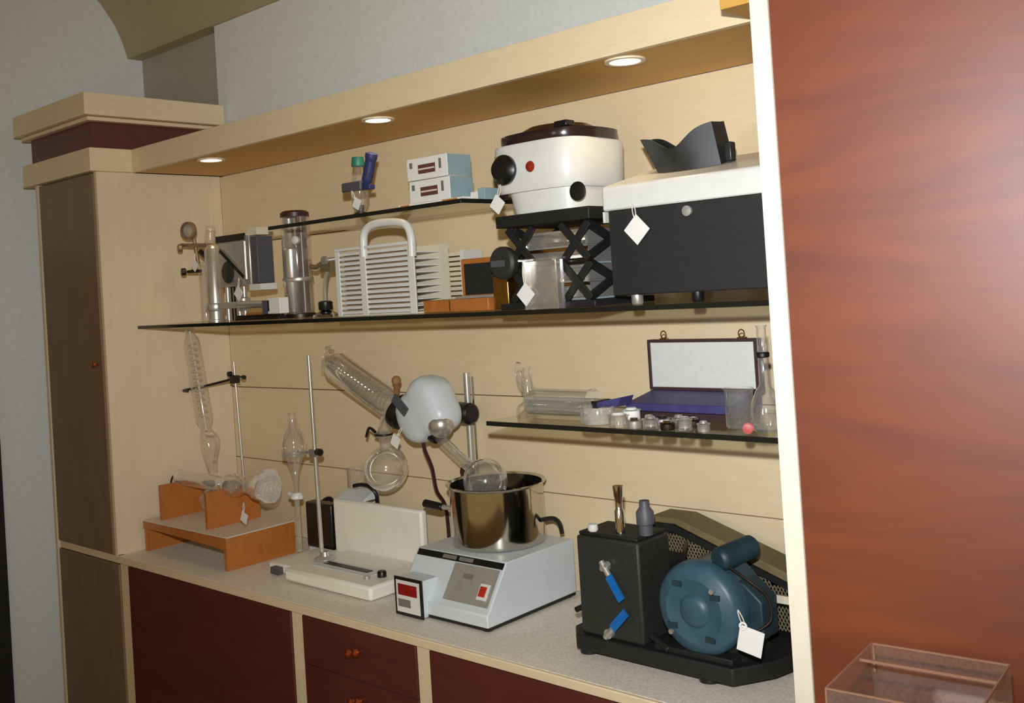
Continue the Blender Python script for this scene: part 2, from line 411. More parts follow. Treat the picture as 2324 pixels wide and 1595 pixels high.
# ================================================================== WORKTOP, left to right
# ---- wooden stand with glass apparatus
t = Thing('wooden_stand', 'low orange wooden stand with pale top and two upright cradle boards', 'stand', (0.26, -0.25, ZW))
zt = 0.994; x0, x1, y0, y1 = 0.018, 0.492, -0.366, -0.128
t.part('leg_panel', B().box(x0, x0+0.016, y0+0.004, y1, ZW, zt-0.008), 'orangewood')
t.part('leg_panel', B().box(x1-0.016, x1, y0, y1, ZW, zt-0.0005), 'orangewood', bev=0.001)
t.part('front_rail', B().prism([(x0, zt), (x1-0.017, zt), (x1-0.017, zt-0.034), (x1-0.1, zt-0.030), (x0+0.1, zt-0.022), (x0, zt-0.022)], 'y', y0, y0+0.012), 'orangewood')
t.part('platform_top', B().box(x0, x1, y0+0.001, y1, zt, zt+0.003).box(x0+0.017, x1-0.017, y0+0.013, y1, zt-0.012, zt), 'whitetop')
for xx in (0.070, 0.335):
    # cradle board with a notch for the glass
    b = B().prism([(-0.335, zt+0.003), (-0.150, zt+0.003), (-0.150, zt+0.105), (-0.210, zt+0.112), (-0.242, zt+0.090), (-0.275, zt+0.112), (-0.335, zt+0.112)], 'x', xx, xx+0.014)
    t.part('cradle_board', b, 'orangewood', bev=0.0008)
zc = zt+0.112
g = Thing('glass_coil_tube', 'long clear glass tube with bulb lying across the wooden stand', 'glassware', (0.30, -0.243, zc), 'glassware on the worktop')
g.part('glass_jacket', B().lathe([(0.010, 0), (0.022, 0.008), (0.024, 0.02), (0.024, 0.23), (0.020, 0.245), (0.030, 0.275), (0.036, 0.305), (0.030, 0.34), (0.018, 0.36), (0.018, 0.385)], (0.045, -0.243, zc+0.006), (1, 0, 0), 28, close=False), 'glass2')
g.part('inner_tube', B().cyl((0.04, -0.243, zc+0.012), (0.27, -0.243, zc+0.008), 0.015), 'tube', label='milky white inner tube')
g.part('end_cap', B().ball((0.045, -0.243, zc+0.010), 0.022), 'tube', label='rounded white end')
g.part('coil', B().tube([(0.29+0.0035*i*0.5, -0.243+0.016*math.cos(i*0.9), zc+0.006+0.016*math.sin(i*0.9)) for i in range(50)], 0.0022, 6), 'glass2')
g.part('hose', B().tube(spl([(0.035, -0.25, zc+0.02), (0.012, -0.255, zc), (0.012, -0.26, zc-0.05), (0.03, -0.262, zc-0.08), (0.06, -0.262, zc-0.085)], 6), 0.003, 8), 'darkmetal', label='dark rubber hose')
f = B()
for i in range(9):
    a = 2*PI*i/9
f.lathe([(0.016, 0), (0.020, 0.02), (0.026, 0.035), (0.036, 0.05), (0.046, 0.085), (0.052, 0.10)], (0.425, -0.243, zc+0.006), (1, 0.1, 0.1), 18, close=False)
for v in f.v: v += Vector((random.uniform(-.004, .004), random.uniform(-.004, .004), random.uniform(-.004, .004)))
g.part('film_cover', f, 'film', label='crumpled clear film over the mouth')
tag('torn white tag hanging from the glass on the wooden stand', 0.512, -0.315, zc-0.060, 0.030, 0.4, (0.49, -0.300, zc-0.022))

# ---- tall condenser on rod by the side panel
t = Thing('retort_stand', 'thin steel rod stand with black clamp screw beside the side panel', 'stand', (0.241, -0.10, ZW), 'rod stands on the worktop')
t.part('rod', B().cyl((0.20, -0.10, ZW+0.01), (0.172, -0.10, 1.475), 0.0042), 'steel')
t.part('base', B().box(0.06, 0.25, -0.115, -0.02, ZW, ZW+0.011), 'darkmetal', bev=0.002)
c = t.part('clamp', B().cyl((0.172, -0.10, 1.42), (0.035, -0.16, 1.392), 0.004).box(0.162, 0.184, -0.112, -0.088, 1.405, 1.43).tube(spl([(0.045, -0.15, 1.395), (0.01, -0.13, 1.392), (-0.002+0.01, -0.19, 1.388), (0.05, -0.20, 1.388)], 5), 0.004), 'darkmetal')
t.part('clamp_screw', B().lathe([(0.008, 0), (0.008, 0.012)], (0.173, -0.112, 1.437), (0, -1, 0), 12).cyl((0.18, -0.11, 1.43), (0.235, -0.11, 1.426), 0.003).lathe([(0.007, 0), (0.007, 0.01)], (0.235, -0.11, 1.426), (1, 0, 0), 12), 'black', c)
g = Thing('glass_condenser', 'tall clear glass column condenser clamped in front of the side panel', 'glassware', (0.10, -0.17, 1.12), 'glassware on the worktop')
ax = Vector((0.092, -0.0, -0.52)).normalized()
top = Vector((0.030, -0.17, 1.595)); dn = Vector((0.125, -0.17, 1.125))-top
L = dn.length
g.part('jacket', B().lathe([(0.010, 0), (0.012, 0.02), (0.026, 0.045), (0.028, 0.07), (0.028, 0.30), (0.026, 0.315), (0.016, 0.335), (0.024, 0.355), (0.026, 0.40), (0.022, 0.43), (0.014, L)], top, dn, 28, close=False), 'glass')
g.part('inner_coil', B().tube([top+dn.normalized()*(0.05+0.0023*i)+Vector((0.014*math.cos(i*0.7), 0.014*math.sin(i*0.7), 0)) for i in range(110)], 0.0028, 6), 'glass2')
g.part('central_tube', B().cyl(top+dn*0.03, top+dn*0.72, 0.0035), 'tube', label='white inner tube')
g.part('side_arm', B().tube(spl([top+dn*0.74, top+dn*0.74+Vector((0.05, 0, 0.0)), top+dn*0.80+Vector((0.055, 0, 0)), top+dn*0.92+Vector((0.02, 0, 0))], 6), 0.007, 10), 'glass2')
g.part('ground_joint', B().lathe([(0.016, 0), (0.018, 0.004), (0.014, 0.03)], top-dn.normalized()*0.01, dn, 20, close=False), 'glass2')
b = B().lathe(flask_prof(0.045, 0.014, 0.03), (0.135, -0.17, 1.006), (0, 0, 1), 28, close=False)
# receiving flask sits on the wooden stand under the column
g2 = single('round_flask', B().lathe(flask_prof(0.040, 0.013, 0.02), (0.132, -0.185, zt+0.004), (0, 0, 1), 28, close=False), 'glass2', 'small round glass flask under the tall column condenser, on the wooden stand', 'glassware', (0.132, -0.185, zt+0.004), 'glassware on the worktop')

# ---- white instrument with low base and tall back housing
t = Thing('white_instrument', 'warm white instrument with a low slotted base and upright housing behind', 'instrument', (0.84, -0.2, ZW))
t.part('base_slab', B().prism([(0.735, -0.345), (1.095, -0.345), (1.095, -0.118), (0.735, -0.118)], 'z', ZW+0.004, ZW+0.040), 'whitew', bev=0.008)
t.part('side_slab', B().box(0.600, 0.734, -0.300, -0.118, ZW+0.003, ZW+0.028), 'whitew', bev=0.004)
t.part('housing', B().box(0.668, 1.046, -0.116, -0.092, ZW+0.003, 1.078), 'whitew', bev=0.007, label='upright white rear panel')
t.part('slot', B().box(0.80, 0.985, -0.262, -0.240, ZW+0.0402, ZW+0.0425), 'darkmetal', bev=0.0008, label='long dark slot')
t.part('slot_plate', B().box(0.785, 1.015, -0.285, -0.228, ZW+0.0398, ZW+0.0412), 'white2')
t.part('ring_fitting', B().lathe([(0.010, 0), (0.010, 0.004), (0.005, 0.004), (0.005, 0.0)], (1.018, -0.29, ZW+0.041), (0, 0, 1), 16, close=False), 'steel')
t.part('control_knob', B().lathe([(0.012, 0), (0.012, 0.012), (0.009, 0.016), (0.0001, 0.016)], (1.045, -0.262, ZW+0.040), (0, 0, 1), 18), 'black')
t.part('socket', B().box(0.632, 0.668, -0.318, -0.3005, ZW+0.004, ZW+0.022), 'slate', label='grey corner socket')
t.part('foot', B().box(0.66, 0.69, -0.29, -0.27, ZW, ZW+0.003), 'darkmetal')
t.part('foot', B().box(0.66, 0.69, -0.15, -0.13, ZW, ZW+0.003), 'darkmetal')
t.part('foot', B().box(0.76, 0.79, -0.32, -0.30, ZW, ZW+0.004), 'darkmetal')
t.part('foot', B().box(1.04, 1.07, -0.32, -0.30, ZW, ZW+0.004), 'darkmetal')
t.part('black_module', B().box(0.532, 0.655, -0.114, -0.075, 0.922, 1.056), 'black', bev=0.005, label='black side module')
t.part('module_bracket', B().box(0.54, 0.648, -0.112, -0.078, ZW, 0.9215), 'white2')
t.part('rear_case', B().box(0.672, 0.97, -0.0915, -0.045, ZW+0.003, 1.03), 'white2', bev=0.004)
t.part('top_panel', B().prism([(-0.112, 1.0785), (-0.05, 1.0785), (-0.05, 1.108), (-0.06, 1.108)], 'x', 0.685, 0.80), 'white2', label='sloping white top')
t.part('cable', B().tube(spl([(0.75, -0.10, 1.118), (0.775, -0.09, 1.122), (0.80, -0.08, 1.115), (0.815, -0.07, 1.09), (0.80, -0.06, 1.04)], 6), 0.006, 8), 'black')
cb = B().tube(spl([(0.585, -0.03, 1.00), (0.555, -0.035, 1.05), (0.525, -0.05, 1.035), (0.50, -0.06, 1.00), (0.515, -0.05, 0.95), (0.55, -0.03, 0.925)], 8), 0.007, 8)
cb.tube(spl([(0.585, -0.05, 0.955), (0.545, -0.06, 0.965), (0.52, -0.07, 0.94), (0.53, -0.06, 0.91), (0.56, -0.04, 0.906)], 8), 0.006, 8)
single('power_cable', cb, 'black', 'black coiled cables behind the wooden stand', 'cable', (0.55, -0.04, 0.906))

# ---- rod stand with glass funnel on the white instrument
t = Thing('retort_stand', 'steel rod rising from the white instrument holding a glass funnel', 'stand', (0.72, -0.2, ZW+0.042), 'rod stands on the worktop')
t.part('rod', B().cyl((0.735, -0.215, ZW+0.044), (0.728, -0.215, 1.505), 0.0062, 0.0045), 'steel')
t.part('foot', B().lathe([(0.030, 0), (0.030, 0.003), (0.012, 0.008), (0.010, 0.02)], (0.770, -0.2305, ZW+0.0425), (0, 0, 1), 22).cyl((0.77, -0.23, ZW+0.052), (0.735, -0.215, ZW+0.052), 0.006), 'steel')
c = t.part('clamp', B().box(0.718, 0.750, -0.226, -0.204, 1.222, 1.242).cyl((0.735, -0.22, 1.232), (0.66, -0.22, 1.232), 0.0045).tube([(0.64+0.028*math.cos(a/8*PI), -0.22+0.028*math.sin(a/8*PI), 1.222) for a in range(-8, 9)], 0.003), 'steel')
t.part('clamp_screw', B().lathe([(0.010, 0), (0.010, 0.018)], (0.752, -0.222, 1.236), (1, -0.2, 0), 14), 'black', c)
g = Thing('separating_funnel', 'clear glass separating funnel held by the middle rod clamp', 'glassware', (0.64, -0.22, 1.08), 'glassware on the worktop')
g.part('glass_body', B().lathe([(0.005, -0.10), (0.007, -0.06), (0.012, -0.03), (0.024, 0.0), (0.034, 0.015), (0.036, 0.04), (0.030, 0.068), (0.016, 0.088), (0.011, 0.10), (0.011, 0.125), (0.014, 0.128)], (0.64, -0.22, 1.212), (0, 0, 1), 28, close=False), 'glass2')
g.part('inner_tube', B().lathe([(0.004, -0.16), (0.004, 0.09)], (0.64, -0.22, 1.212), (0, 0, 1), 12), 'glass2')
g.part('stem', B().cyl((0.64, -0.22, 0.945), (0.64, -0.22, 1.095), 0.008), 'glass2')
g.part('collar', B().lathe([(0.010, 0), (0.018, 0.004), (0.018, 0.012), (0.012, 0.02), (0.0001, 0.02)], (0.64, -0.22, 1.092), (0, 0, 1), 18).cyl((0.66, -0.22, 1.10), (0.605, -0.22, 1.106), 0.006), 'white', label='white stopcock collar')
g.part('support_ring', B().tube([(0.64+0.035*math.cos(a*PI/12), -0.22+0.035*math.sin(a*PI/12), 1.222) for a in range(25)], 0.0022), 'steel')
g2 = Thing('glass_beaker', 'clear glass beaker standing on the housing behind the rod', 'glassware', (0.730, -0.065, 1.1085), 'glassware on the worktop')
g2.part('wall', B().lathe([(0.0001, 0.0), (0.030, 0.0), (0.032, 0.003), (0.032, 0.055), (0.035, 0.060)], (0.730, -0.065, 1.1085), (0, 0, 1), 24, close=False), 'glass2')

# ---- digital hotplate
t = Thing('digital_hotplate', 'white wedge fronted digital hotplate under the steel pot', 'hotplate', (1.35, -0.18, ZW))
side = [(-0.346, 0.918), (-0.030, 0.918), (-0.030, 1.040), (-0.262, 1.040), (-0.270, 1.036), (-0.346, 0.926)]
side = [(-0.348, 0.910), (-0.030, 0.910), (-0.030, 1.040), (-0.275, 1.040), (-0.340, 0.945), (-0.348, 0.938)]
t.part('body', B().prism(side, 'x', 1.205, 1.497), 'white2', bev=0.003)
t.part('underframe', B().box(1.210, 1.496, -0.346, -0.034, 0.904, 0.9098), 'black')
for fx, fy in ((1.23, -0.33), (1.48, -0.33), (1.23, -0.05), (1.48, -0.05)):
    t.part('foot', B().lathe([(0.012, 0), (0.015, 0.003), (0.015, 0.0036)], (fx, fy, ZW+0.0002), (0, 0, 1), 16), 'black')
# the sloping face from (-.275,1.040) to (-.340,.945)
nrm = Vector((0, -0.095, 0.065)).normalized()


def slope(u, off=0.0):
    return Vector((0, -0.275-0.065*u, 1.040-0.095*u))+nrm*off


def slab(x0, x1, u0, u1, th, off=0.0004):
    a, b_, c_, d_ = slope(u0, off), slope(u1, off), slope(u1, off+th), slope(u0, off+th)
    vs = [(x, p.y, p.z) for x in (x0, x1) for p in (a, b_, c_, d_)]
    return B().add(vs, [(0, 1, 2, 3), (7, 6, 5, 4), (0, 4, 5, 1), (1, 5, 6, 2), (2, 6, 7, 3), (3, 7, 4, 0)])


t.part('label_strip', slab(1.212, 1.494, 0.03, 0.16, 0.002), 'black', label='black label strip')
t.part('label_print', slab(1.300, 1.345, 0.055, 0.135, 0.0006, 0.0026), 'greymark')
t.part('label_print', slab(1.355, 1.40, 0.055, 0.135, 0.0006, 0.0026), 'greymark')
t.part('control_panel', slab(1.345, 1.488, 0.18, 0.94, 0.001), 'silverpanel')
t.part('panel_print', slab(1.385, 1.415, 0.36, 0.46, 0.0005, 0.0016), 'greymark')
s_ = t.part('rocker_switch', slab(1.448, 1.476, 0.50, 0.82, 0.003, 0.0014), 'white')
t.part('rocker', slab(1.453, 1.471, 0.56, 0.76, 0.005, 0.003), 'redswitch', s_)
db = t.part('display_box', B().box(1.216, 1.304, -0.362, -0.280, 0.904, 0.990), 'white2', bev=0.002)
t.part('bezel', B().box(1.212, 1.308, -0.3665, -0.3625, 0.9025, 0.993), 'black', bev=0.001)
t.part('face_plate', B().box(1.220, 1.300, -0.3678, -0.3668, 0.911, 0.986), 'white')
t.part('digital_display', B().box(1.228, 1.292, -0.3695, -0.3682, 0.952, 0.978), 'red')
t.part('face_print', B().box(1.226, 1.268, -0.3686, -0.3680, 0.924, 0.942), 'greymark')

# ---- pot
px, py, pz = 1.352, -0.140, 1.0405
t = Thing('steel_pot', 'polished stainless steel pot with a black side handle on the hotplate', 'pot', (px, py, pz))
t.part('pot_body', B().lathe([(0.0001, 0.0), (0.108, 0.0), (0.114, 0.004), (0.116, 0.012), (0.116, 0.140), (0.122, 0.144), (0.124, 0.147), (0.122, 0.149), (0.1135, 0.145), (0.1135, 0.014), (0.108, 0.008), (0.0001, 0.008)], (px, py, pz), (0, 0, 1), 64, close=False), 'potsteel')
h = t.part('handle', B().cyl((px-0.142, py-0.05, pz+0.080), (px-0.20, py-0.058, pz+0.086), 0.0095, 0.0105, 16), 'black', bev=0.003)
t.part('handle_stem', B().cyl((px-0.105, py-0.04, pz+0.078), (px-0.142, py-0.05, pz+0.080), 0.006), 'steel', h)
t.part('handle', B().tube(spl([(px+0.112, py+0.03, pz+0.058), (px+0.135, py+0.05, pz+0.060), (px+0.150, py+0.055, pz+0.048), (px+0.156, py+0.055, pz+0.025)], 6), 0.0055), 'black')
t.part('water', B().lathe([(0.0001, 0), (0.113, 0)], (px, py, pz+0.085), (0, 0, 1), 48, close=False), 'darkmetal') if False else None

# ---- rotary evaporator
t = Thing('rotary_evaporator', 'rotary evaporator with white motor head, black collars and slanted glass', 'evaporator', (1.15, -0.016, ZW))
t.part('base_plate', B().box(1.02, 1.19, -0.028, -0.004, ZW, ZW+0.008), 'steel')
t.part('rod', B().cyl((1.152, -0.017, ZW+0.008), (1.152, -0.017, 1.440), 0.009), 'steel')
t.part('scale_rod', B().cyl((1.168, -0.013, ZW+0.008), (1.170, -0.013, 1.430), 0.0035), 'chrome')
k = t.part('clamp_block', B().lathe([(0.024, 0), (0.029, 0.006), (0.029, 0.075), (0.022, 0.083), (0.0001, 0.083)], (1.118, -0.040, 1.336), (1, -0.15, 0), 24), 'black', bev=0.002)
t.part('clamp_arm', B().cyl((1.15, -0.05, 1.336), (1.13, -0.13, 1.350), 0.014), 'black')
hd = B().ball((0, 0, 0), 1.0, 28)
bm_c = Vector((1.132, -0.135, 1.362))
bb = B()
# main head: tall egg leaning left-down, plus nose
for v, fcs in ((0, 0),):
    base = B().ball((0, 0, 0), 1.0, 30)
    R_ = Matrix.Rotation(math.radians(-26), 3, 'Y')

    pass
out = [(1.030, 1.352), (1.036, 1.374), (1.060, 1.396), (1.080, 1.408), (1.098, 1.432), (1.125, 1.446), (1.152, 1.443), (1.178, 1.430), (1.192, 1.408), (1.205, 1.380), (1.218, 1.352),
       (1.214, 1.322), (1.190, 1.302), (1.150, 1.290), (1.118, 1.272), (1.086, 1.272), (1.058, 1.288), (1.038, 1.318)]
out = [(p.x, p.z) for p in spl([(x, 0, z) for x, z in out+out[:1]], 3)[:-1]]
cxh, czh = 1.125, 1.358
vs = []; fs = []
for yy, sc in ((-0.088, 0.62), (-0.092, 0.80), (-0.105, 0.94), (-0.125, 1.0), (-0.155, 1.0), (-0.172, 0.95), (-0.184, 0.82), (-0.190, 0.62), (-0.192, 0.3)):
    vs += [(cxh+(x-cxh)*sc, yy, czh+(z-czh)*sc) for x, z in out]
m_ = len(out)
for q in range(8):
    for k in range(m_): fs.append((q*m_+k, q*m_+(k+1) % m_, (q+1)*m_+(k+1) % m_, (q+1)*m_+k))
fs += [tuple(range(m_)), tuple(range(8*m_, 9*m_))]
bb = B().add(vs, fs)
t.part('motor_head', bb, 'white2')
t.part('name_plate', B().box(-0.026, 0.026, -0.002, 0.002, -0.012, 0.012).rot((0, 0, 0), 'Y', math.radians(40)), 'slate') if False else None
npb = B().box(-0.030, 0.030, -0.003, 0.002, -0.013, 0.013).rot((0, 0, 0), 'Y', math.radians(40)); npb.v = [v+Vector((1.078, -0.194, 1.374)) for v in npb.v]
t.part('name_plate', npb, 'slate', label='dark grey name plate')
dL = Vector((-0.86, 0.0, 0.50)).normalized()
t.part('collar', B().lathe([(0.030, 0), (0.046, 0.006), (0.050, 0.016), (0.050, 0.034), (0.040, 0.040), (0.022, 0.042)], Vector((1.040, -0.135, 1.335)), dL, 28), 'black', label='wide black collar')
cbase = Vector((1.005, -0.135, 1.352)); 
dC = (Vector((0.725, -0.135, 1.478))-cbase).normalized(); LC = (Vector((0.725, -0.135, 1.478))-cbase).length
gl = t.part('condenser', B().lathe([(0.018, 0.0), (0.026, 0.012), (0.040, 0.035), (0.042, 0.05), (0.042, LC-0.03), (0.034, LC-0.012), (0.016, LC), (0.014, LC+0.02), (0.018, LC+0.024)], cbase, dC, 32, close=False), 'glass2', label='slanted clear glass condenser')
co = []
uu = dC.orthogonal().normalized(); vv = dC.cross(uu)
for i in range(150):
    a = i*0.62; co.append(cbase+dC*(0.04+(LC-0.075)*i/149)+(uu*math.cos(a)+vv*math.sin(a))*0.026)
t.part('coil', B().tube(co, 0.0036, 6), 'glass2', gl)
t.part('inlet', B().tube(spl([cbase+dC*(LC-0.02), cbase+dC*(LC+0.0)+Vector((-0.01, -0.0, 0.012)), cbase+dC*(LC+0.02)+Vector((-0.0, 0, 0.03)), cbase+dC*(LC+0.02)+Vector((0.03, 0, 0.035))], 5), 0.0065).tube(spl([cbase+dC*(LC-0.005), cbase+dC*(LC+0.02)+Vector((-0.015, 0, -0.005)), cbase+dC*(LC+0.02)+Vector((-0.02, 0, -0.035))], 5), 0.0065), 'glass2', gl)
t.part('stopcock', B().cyl((1.00, -0.135, 1.39), (1.02, -0.15, 1.425), 0.008).ball((1.022, -0.152, 1.432), 0.013, 14), 'cork', label='tan stopcock')
rc = Vector((0.935, -0.135, 1.188)); R0 = 0.062
t.part('receiving_flask', B().lathe(flask_prof(R0, 0.016, 0.035), rc-Vector((0, 0, R0)), (0.05, 0, 1), 36, close=False), 'glass2', label='round clear receiving flask')
t.part('receiver_joint', B().tube(spl([rc+Vector((0.004, 0, 0.085)), (0.945, -0.135, 1.30), (0.965, -0.135, 1.335), (1.005, -0.135, 1.352)], 6), [0.017]*1+[0.018]*18).lathe([(0.020, 0), (0.024, 0.004), (0.024, 0.01), (0.020, 0.014)], rc+Vector((0.003, 0, 0.088)), (0, 0, 1), 22), 'glass2')
t.part('joint_clip', B().tube([rc+Vector((0.003+0.024*math.cos(a*PI/8), 0.024*math.sin(a*PI/8), 0.094)) for a in range(17)], 0.003).tube(spl([rc+Vector((-0.02, -0.01, 0.10)), rc+Vector((-0.045, -0.01, 0.11)), rc+Vector((-0.06, -0.01, 0.085))], 5), 0.004), 'darkmetal')
fb = Vector((1.148, -0.142, 1.296)); fe = Vector((1.318, -0.146, 1.190)); dF = (fe-fb).normalized()
t.part('gear_nose', B().ball((1.188, -0.158, 1.322), 0.034, 24), 'mirror', label='shiny grey nose')
t.part('drive_collar', B().lathe([(0.022, -0.01), (0.024, 0.0), (0.024, 0.024), (0.020, 0.03)], fb-dF*0.012, dF, 22), 'black')
t.part('vapour_duct', B().lathe([(0.013, 0.018), (0.013, 0.14), (0.017, 0.15)], fb, dF, 20, close=False), 'glass2', label='glass neck into the pot')
t.part('evaporating_flask', B().lathe([(r, (2*0.056+0.02)-h) for r, h in reversed(flask_prof(0.056, 0.016, 0.02, False))], fb+dF*0.130, dF, 32, close=False), 'glass2', label='round flask dipping into the pot')
t.part('power_cord', B().tube(spl([(1.118, -0.150, 1.30), (1.112, -0.15, 1.26), (1.105, -0.12, 1.20), (1.075, -0.08, 1.13), (1.055, -0.030, 1.07), (1.05, -0.02, 0.95)], 8), 0.0052), 'maroonbot', label='dark brown cord')
t.part('lock_knob', B().ball((1.215, -0.10, 1.195), 0.019, 16), 'maroonbot', label='dark round knob')
tag('crooked white tag hanging under the rotary evaporator head', 1.052, -0.195, 1.278, 0.030, 0.5, (1.07, -0.185, 1.315))

# ---- vacuum pump
t = Thing('vacuum_pump', 'black vacuum pump with blue green motor, belt guard and blue taps', 'pump', (1.92, -0.2, ZW))
t.part('bed_plate', B().prism([(1.712, -0.305), (1.745, -0.345), (2.105, -0.345), (2.150, -0.27), (2.19, -0.10), (2.15, -0.06), (1.74, -0.06), (1.712, -0.10)], 'z', 0.914, 0.945), 'blackm', bev=0.003)
for fx, fy in ((1.757, -0.318), (2.040, -0.318), (1.76, -0.09), (2.12, -0.10)):
    t.part('foot', B().lathe([(0.014, 0), (0.020, 0.003), (0.020, 0.011), (0.010, 0.014)], (fx, fy, ZW+0.0002), (0, 0, 1), 18), 'black')
t.part('oil_tank', B().box(1.752, 1.906, -0.334, -0.225, 0.945, 1.146), 'tank', bev=0.005, label='charcoal tank')
t.part('tank_lid', B().box(1.756, 1.902, -0.330, -0.229, 1.146, 1.154), 'blackm', bev=0.003)
t.part('pump_block', B().box(1.79, 1.895, -0.224, -0.150, 0.945, 1.085), 'blackm', bev=0.004)
t.part('side_port', B().cyl((1.750, -0.26, 1.045), (1.722, -0.275, 1.03), 0.006).cyl((1.750, -0.27, 0.995), (1.70, -0.285, 0.97), 0.006), 'black')
t.part('inlet_tube', B().lathe([(0.010, 0), (0.010, 0.045), (0.007, 0.050), (0.007, 0.062), (0.0095, 0.075), (0.011, 0.095), (0.009, 0.095)], (1.845, -0.305, 1.154), (0, 0, 1), 18), 'chrome', label='chrome inlet tube')
t.part('exhaust_port', B().lathe([(0.014, 0), (0.014, 0.02), (0.018, 0.022), (0.018, 0.045), (0.011, 0.055), (0.010, 0.068), (0.0001, 0.068)], (1.898, -0.292, 1.154), (0, 0, 1), 18), 'slate', label='grey exhaust port')
t.part('filler_cap', B().lathe([(0.009, 0), (0.011, 0.004), (0.010, 0.014), (0.0001, 0.016)], (1.785, -0.318, 1.154), (0, 0, 1), 14), 'white')
for (a, b_) in (((1.826, -0.342, 1.092), (1.872, -0.350, 1.034)), ((1.826, -0.342, 0.958), (1.880, -0.350, 1.012))):
    a, b_ = Vector(a), Vector(b_); dd = (b_-a).normalized()
    tp = t.part('drain_tap', B().lathe([(0.010, 0), (0.010, 0.010)], a+Vector((0, 0.008, 0)), (0, -1, 0), 12).cyl(a-dd*0.012, a+dd*0.02, 0.006).cyl(a+Vector((0.012, 0, 0.008)), a+Vector((-0.008, 0, -0.006)), 0.005), 'steel')
    n_ = Vector((-dd.z, 0, dd.x))*0.0085
    y_ = Vector((0, -0.004, 0))
    q0 = a+dd*0.020; q1 = b_
    vs = [q0+n_, q0-n_, q1-n_, q1+n_]; vs = vs+[v+y_ for v in vs]
    t.part('tap_handle', B().add(vs, [(0, 1, 2, 3), (7, 6, 5, 4), (0, 4, 5, 1), (1, 5, 6, 2), (2, 6, 7, 3), (3, 7, 4, 0)]), 'bluehandle', tp, label='bright blue lever')
mc = Vector((2.028, -0.335, 1.036))
mo = t.part('motor', B().lathe([(0.074, 0.0), (0.084, 0.006), (0.089, 0.018), (0.089, 0.032), (0.084, 0.036), (0.084, 0.115), (0.078, 0.125)], mc, (0, 1, 0), 40), 'motor', label='blue green electric motor')
t.part('end_bell', B().lathe([(0.0001, -0.012), (0.020, -0.012), (0.028, -0.008), (0.032, -0.002), (0.050, -0.003), (0.060, -0.006), (0.070, -0.002), (0.076, 0.001)], mc, (0, 1, 0), 40, close=False), 'motor', mo)
for i in range(4):
    a = 0.6+i*PI/2; p_ = mc+Vector((0.058*math.cos(a), -0.004, 0.058*math.sin(a)))
    t.part('vent', B().box(p_.x-0.010, p_.x+0.010, p_.y-0.004, p_.y, p_.z-0.005, p_.z+0.005), 'motor_d', mo)
t.part('bolt', B().lathe([(0.005, 0), (0.005, 0.006)], mc+Vector((0.045, -0.008, 0.045)), (0, -1, 0), 8), 'steel', mo)
t.part('bolt', B().lathe([(0.005, 0), (0.005, 0.006)], mc+Vector((-0.05, -0.006, -0.045)), (0, -1, 0), 8), 'steel', mo)
t.part('motor_cradle', B().prism([(1.95, 0.945), (2.11, 0.945), (2.085, 0.972), (1.975, 0.972)], 'y', -0.30, -0.20), 'blackm')
t.part('capacitor', B().lathe([(0.016, 0.0), (0.021, 0.004), (0.023, 0.012), (0.023, 0.090), (0.018, 0.096)], (2.062, -0.300, 1.126), (0.25, 0.95, 0.1), 22), 'motor_d', label='dark capacitor cylinder')
t.part('junction_box', B().prism([(2.095, 0.985), (2.140, 0.985), (2.140, 1.055), (2.105, 1.085), (2.085, 1.09)], 'y', -0.285, -0.225), 'motor_d', bev=0.003)
t.part('wire', B().tube(spl([(2.085, -0.30, 1.118), (2.13, -0.30, 1.095), (2.155, -0.29, 1.07), (2.160, -0.29, 1.03), (2.14, -0.31, 1.01)], 8), 0.0022), 'darkmetal')
t.part('wire', B().tube(spl([(1.93, -0.20, 1.12), (1.955, -0.25, 1.11), (1.965, -0.27, 1.085)], 6), 0.004), 'darkmetal')
gp = [(1.750, 1.105), (1.800, 1.137), (1.862, 1.137), (2.165, 1.035), (2.195, 0.965), (2.175, 0.946), (1.78, 0.946)]
t.part('guard_band', B().prism([(1.790, 1.138), (1.805, 1.150), (1.872, 1.150), (2.192, 1.046), (2.205, 1.014), (2.195, 0.965), (2.188, 0.965), (2.185, 1.029), (1.865, 1.138)], 'y', -0.140, -0.060), 'olive', bev=0.002, label='olive brown guard band')
gd = t.part('guard_back', B().prism(gp, 'y', -0.060, -0.055), 'blackm')
gf = B().prism([(1.79, 1.1375), (1.862, 1.1375), (2.185, 1.029), (2.187, 0.965), (2.17, 0.965), (2.168, 1.022), (1.86, 1.122), (1.83, 1.115), (1.83, 0.96), (1.79, 0.96)], 'y', -0.142, -0.138)
t.part('guard_frame', gf, 'blackm')
ms = B()
for i in range(70):      # diagonal mesh wires of the belt guard
    for s in (-1, 1):
        xa = 1.74+i*0.0075; L_ = 0.16
        a = Vector((xa, -0.1385, 0.955)); b_ = Vector((xa+s*L_*0.7, -0.1385, 0.955+L_*1.25))

        def topz(x): return 1.124-(x-1.86)*0.33 if x > 1.86 else 1.118
        # clip against the sloping top
        lo, hi = 0.0, 1.0
        pts = [a.lerp(b_, q/16) for q in range(17)]
        pts = [p for p in pts if 1.83 < p.x < 2.16 and p.z < topz(p.x)+0.004]
        if len(pts) > 1:
            ms.tube([pts[0], pts[-1]], 0.0013, 4)
o_ = t.part('mesh_panel', ms, 'meshwire', label='expanded metal mesh'); o_['kind'] = 'stuff'
t.part('base_casting', B().box(1.93, 2.10, -0.335, -0.19, 0.945, 0.957).cyl((1.915, -0.32, 0.965), (1.965, -0.335, 0.950), 0.007), 'blackm', bev=0.002)
t.part('rating_plate', B().box(2.125, 2.175, -0.200, -0.198, 1.030, 1.045), 'cream')
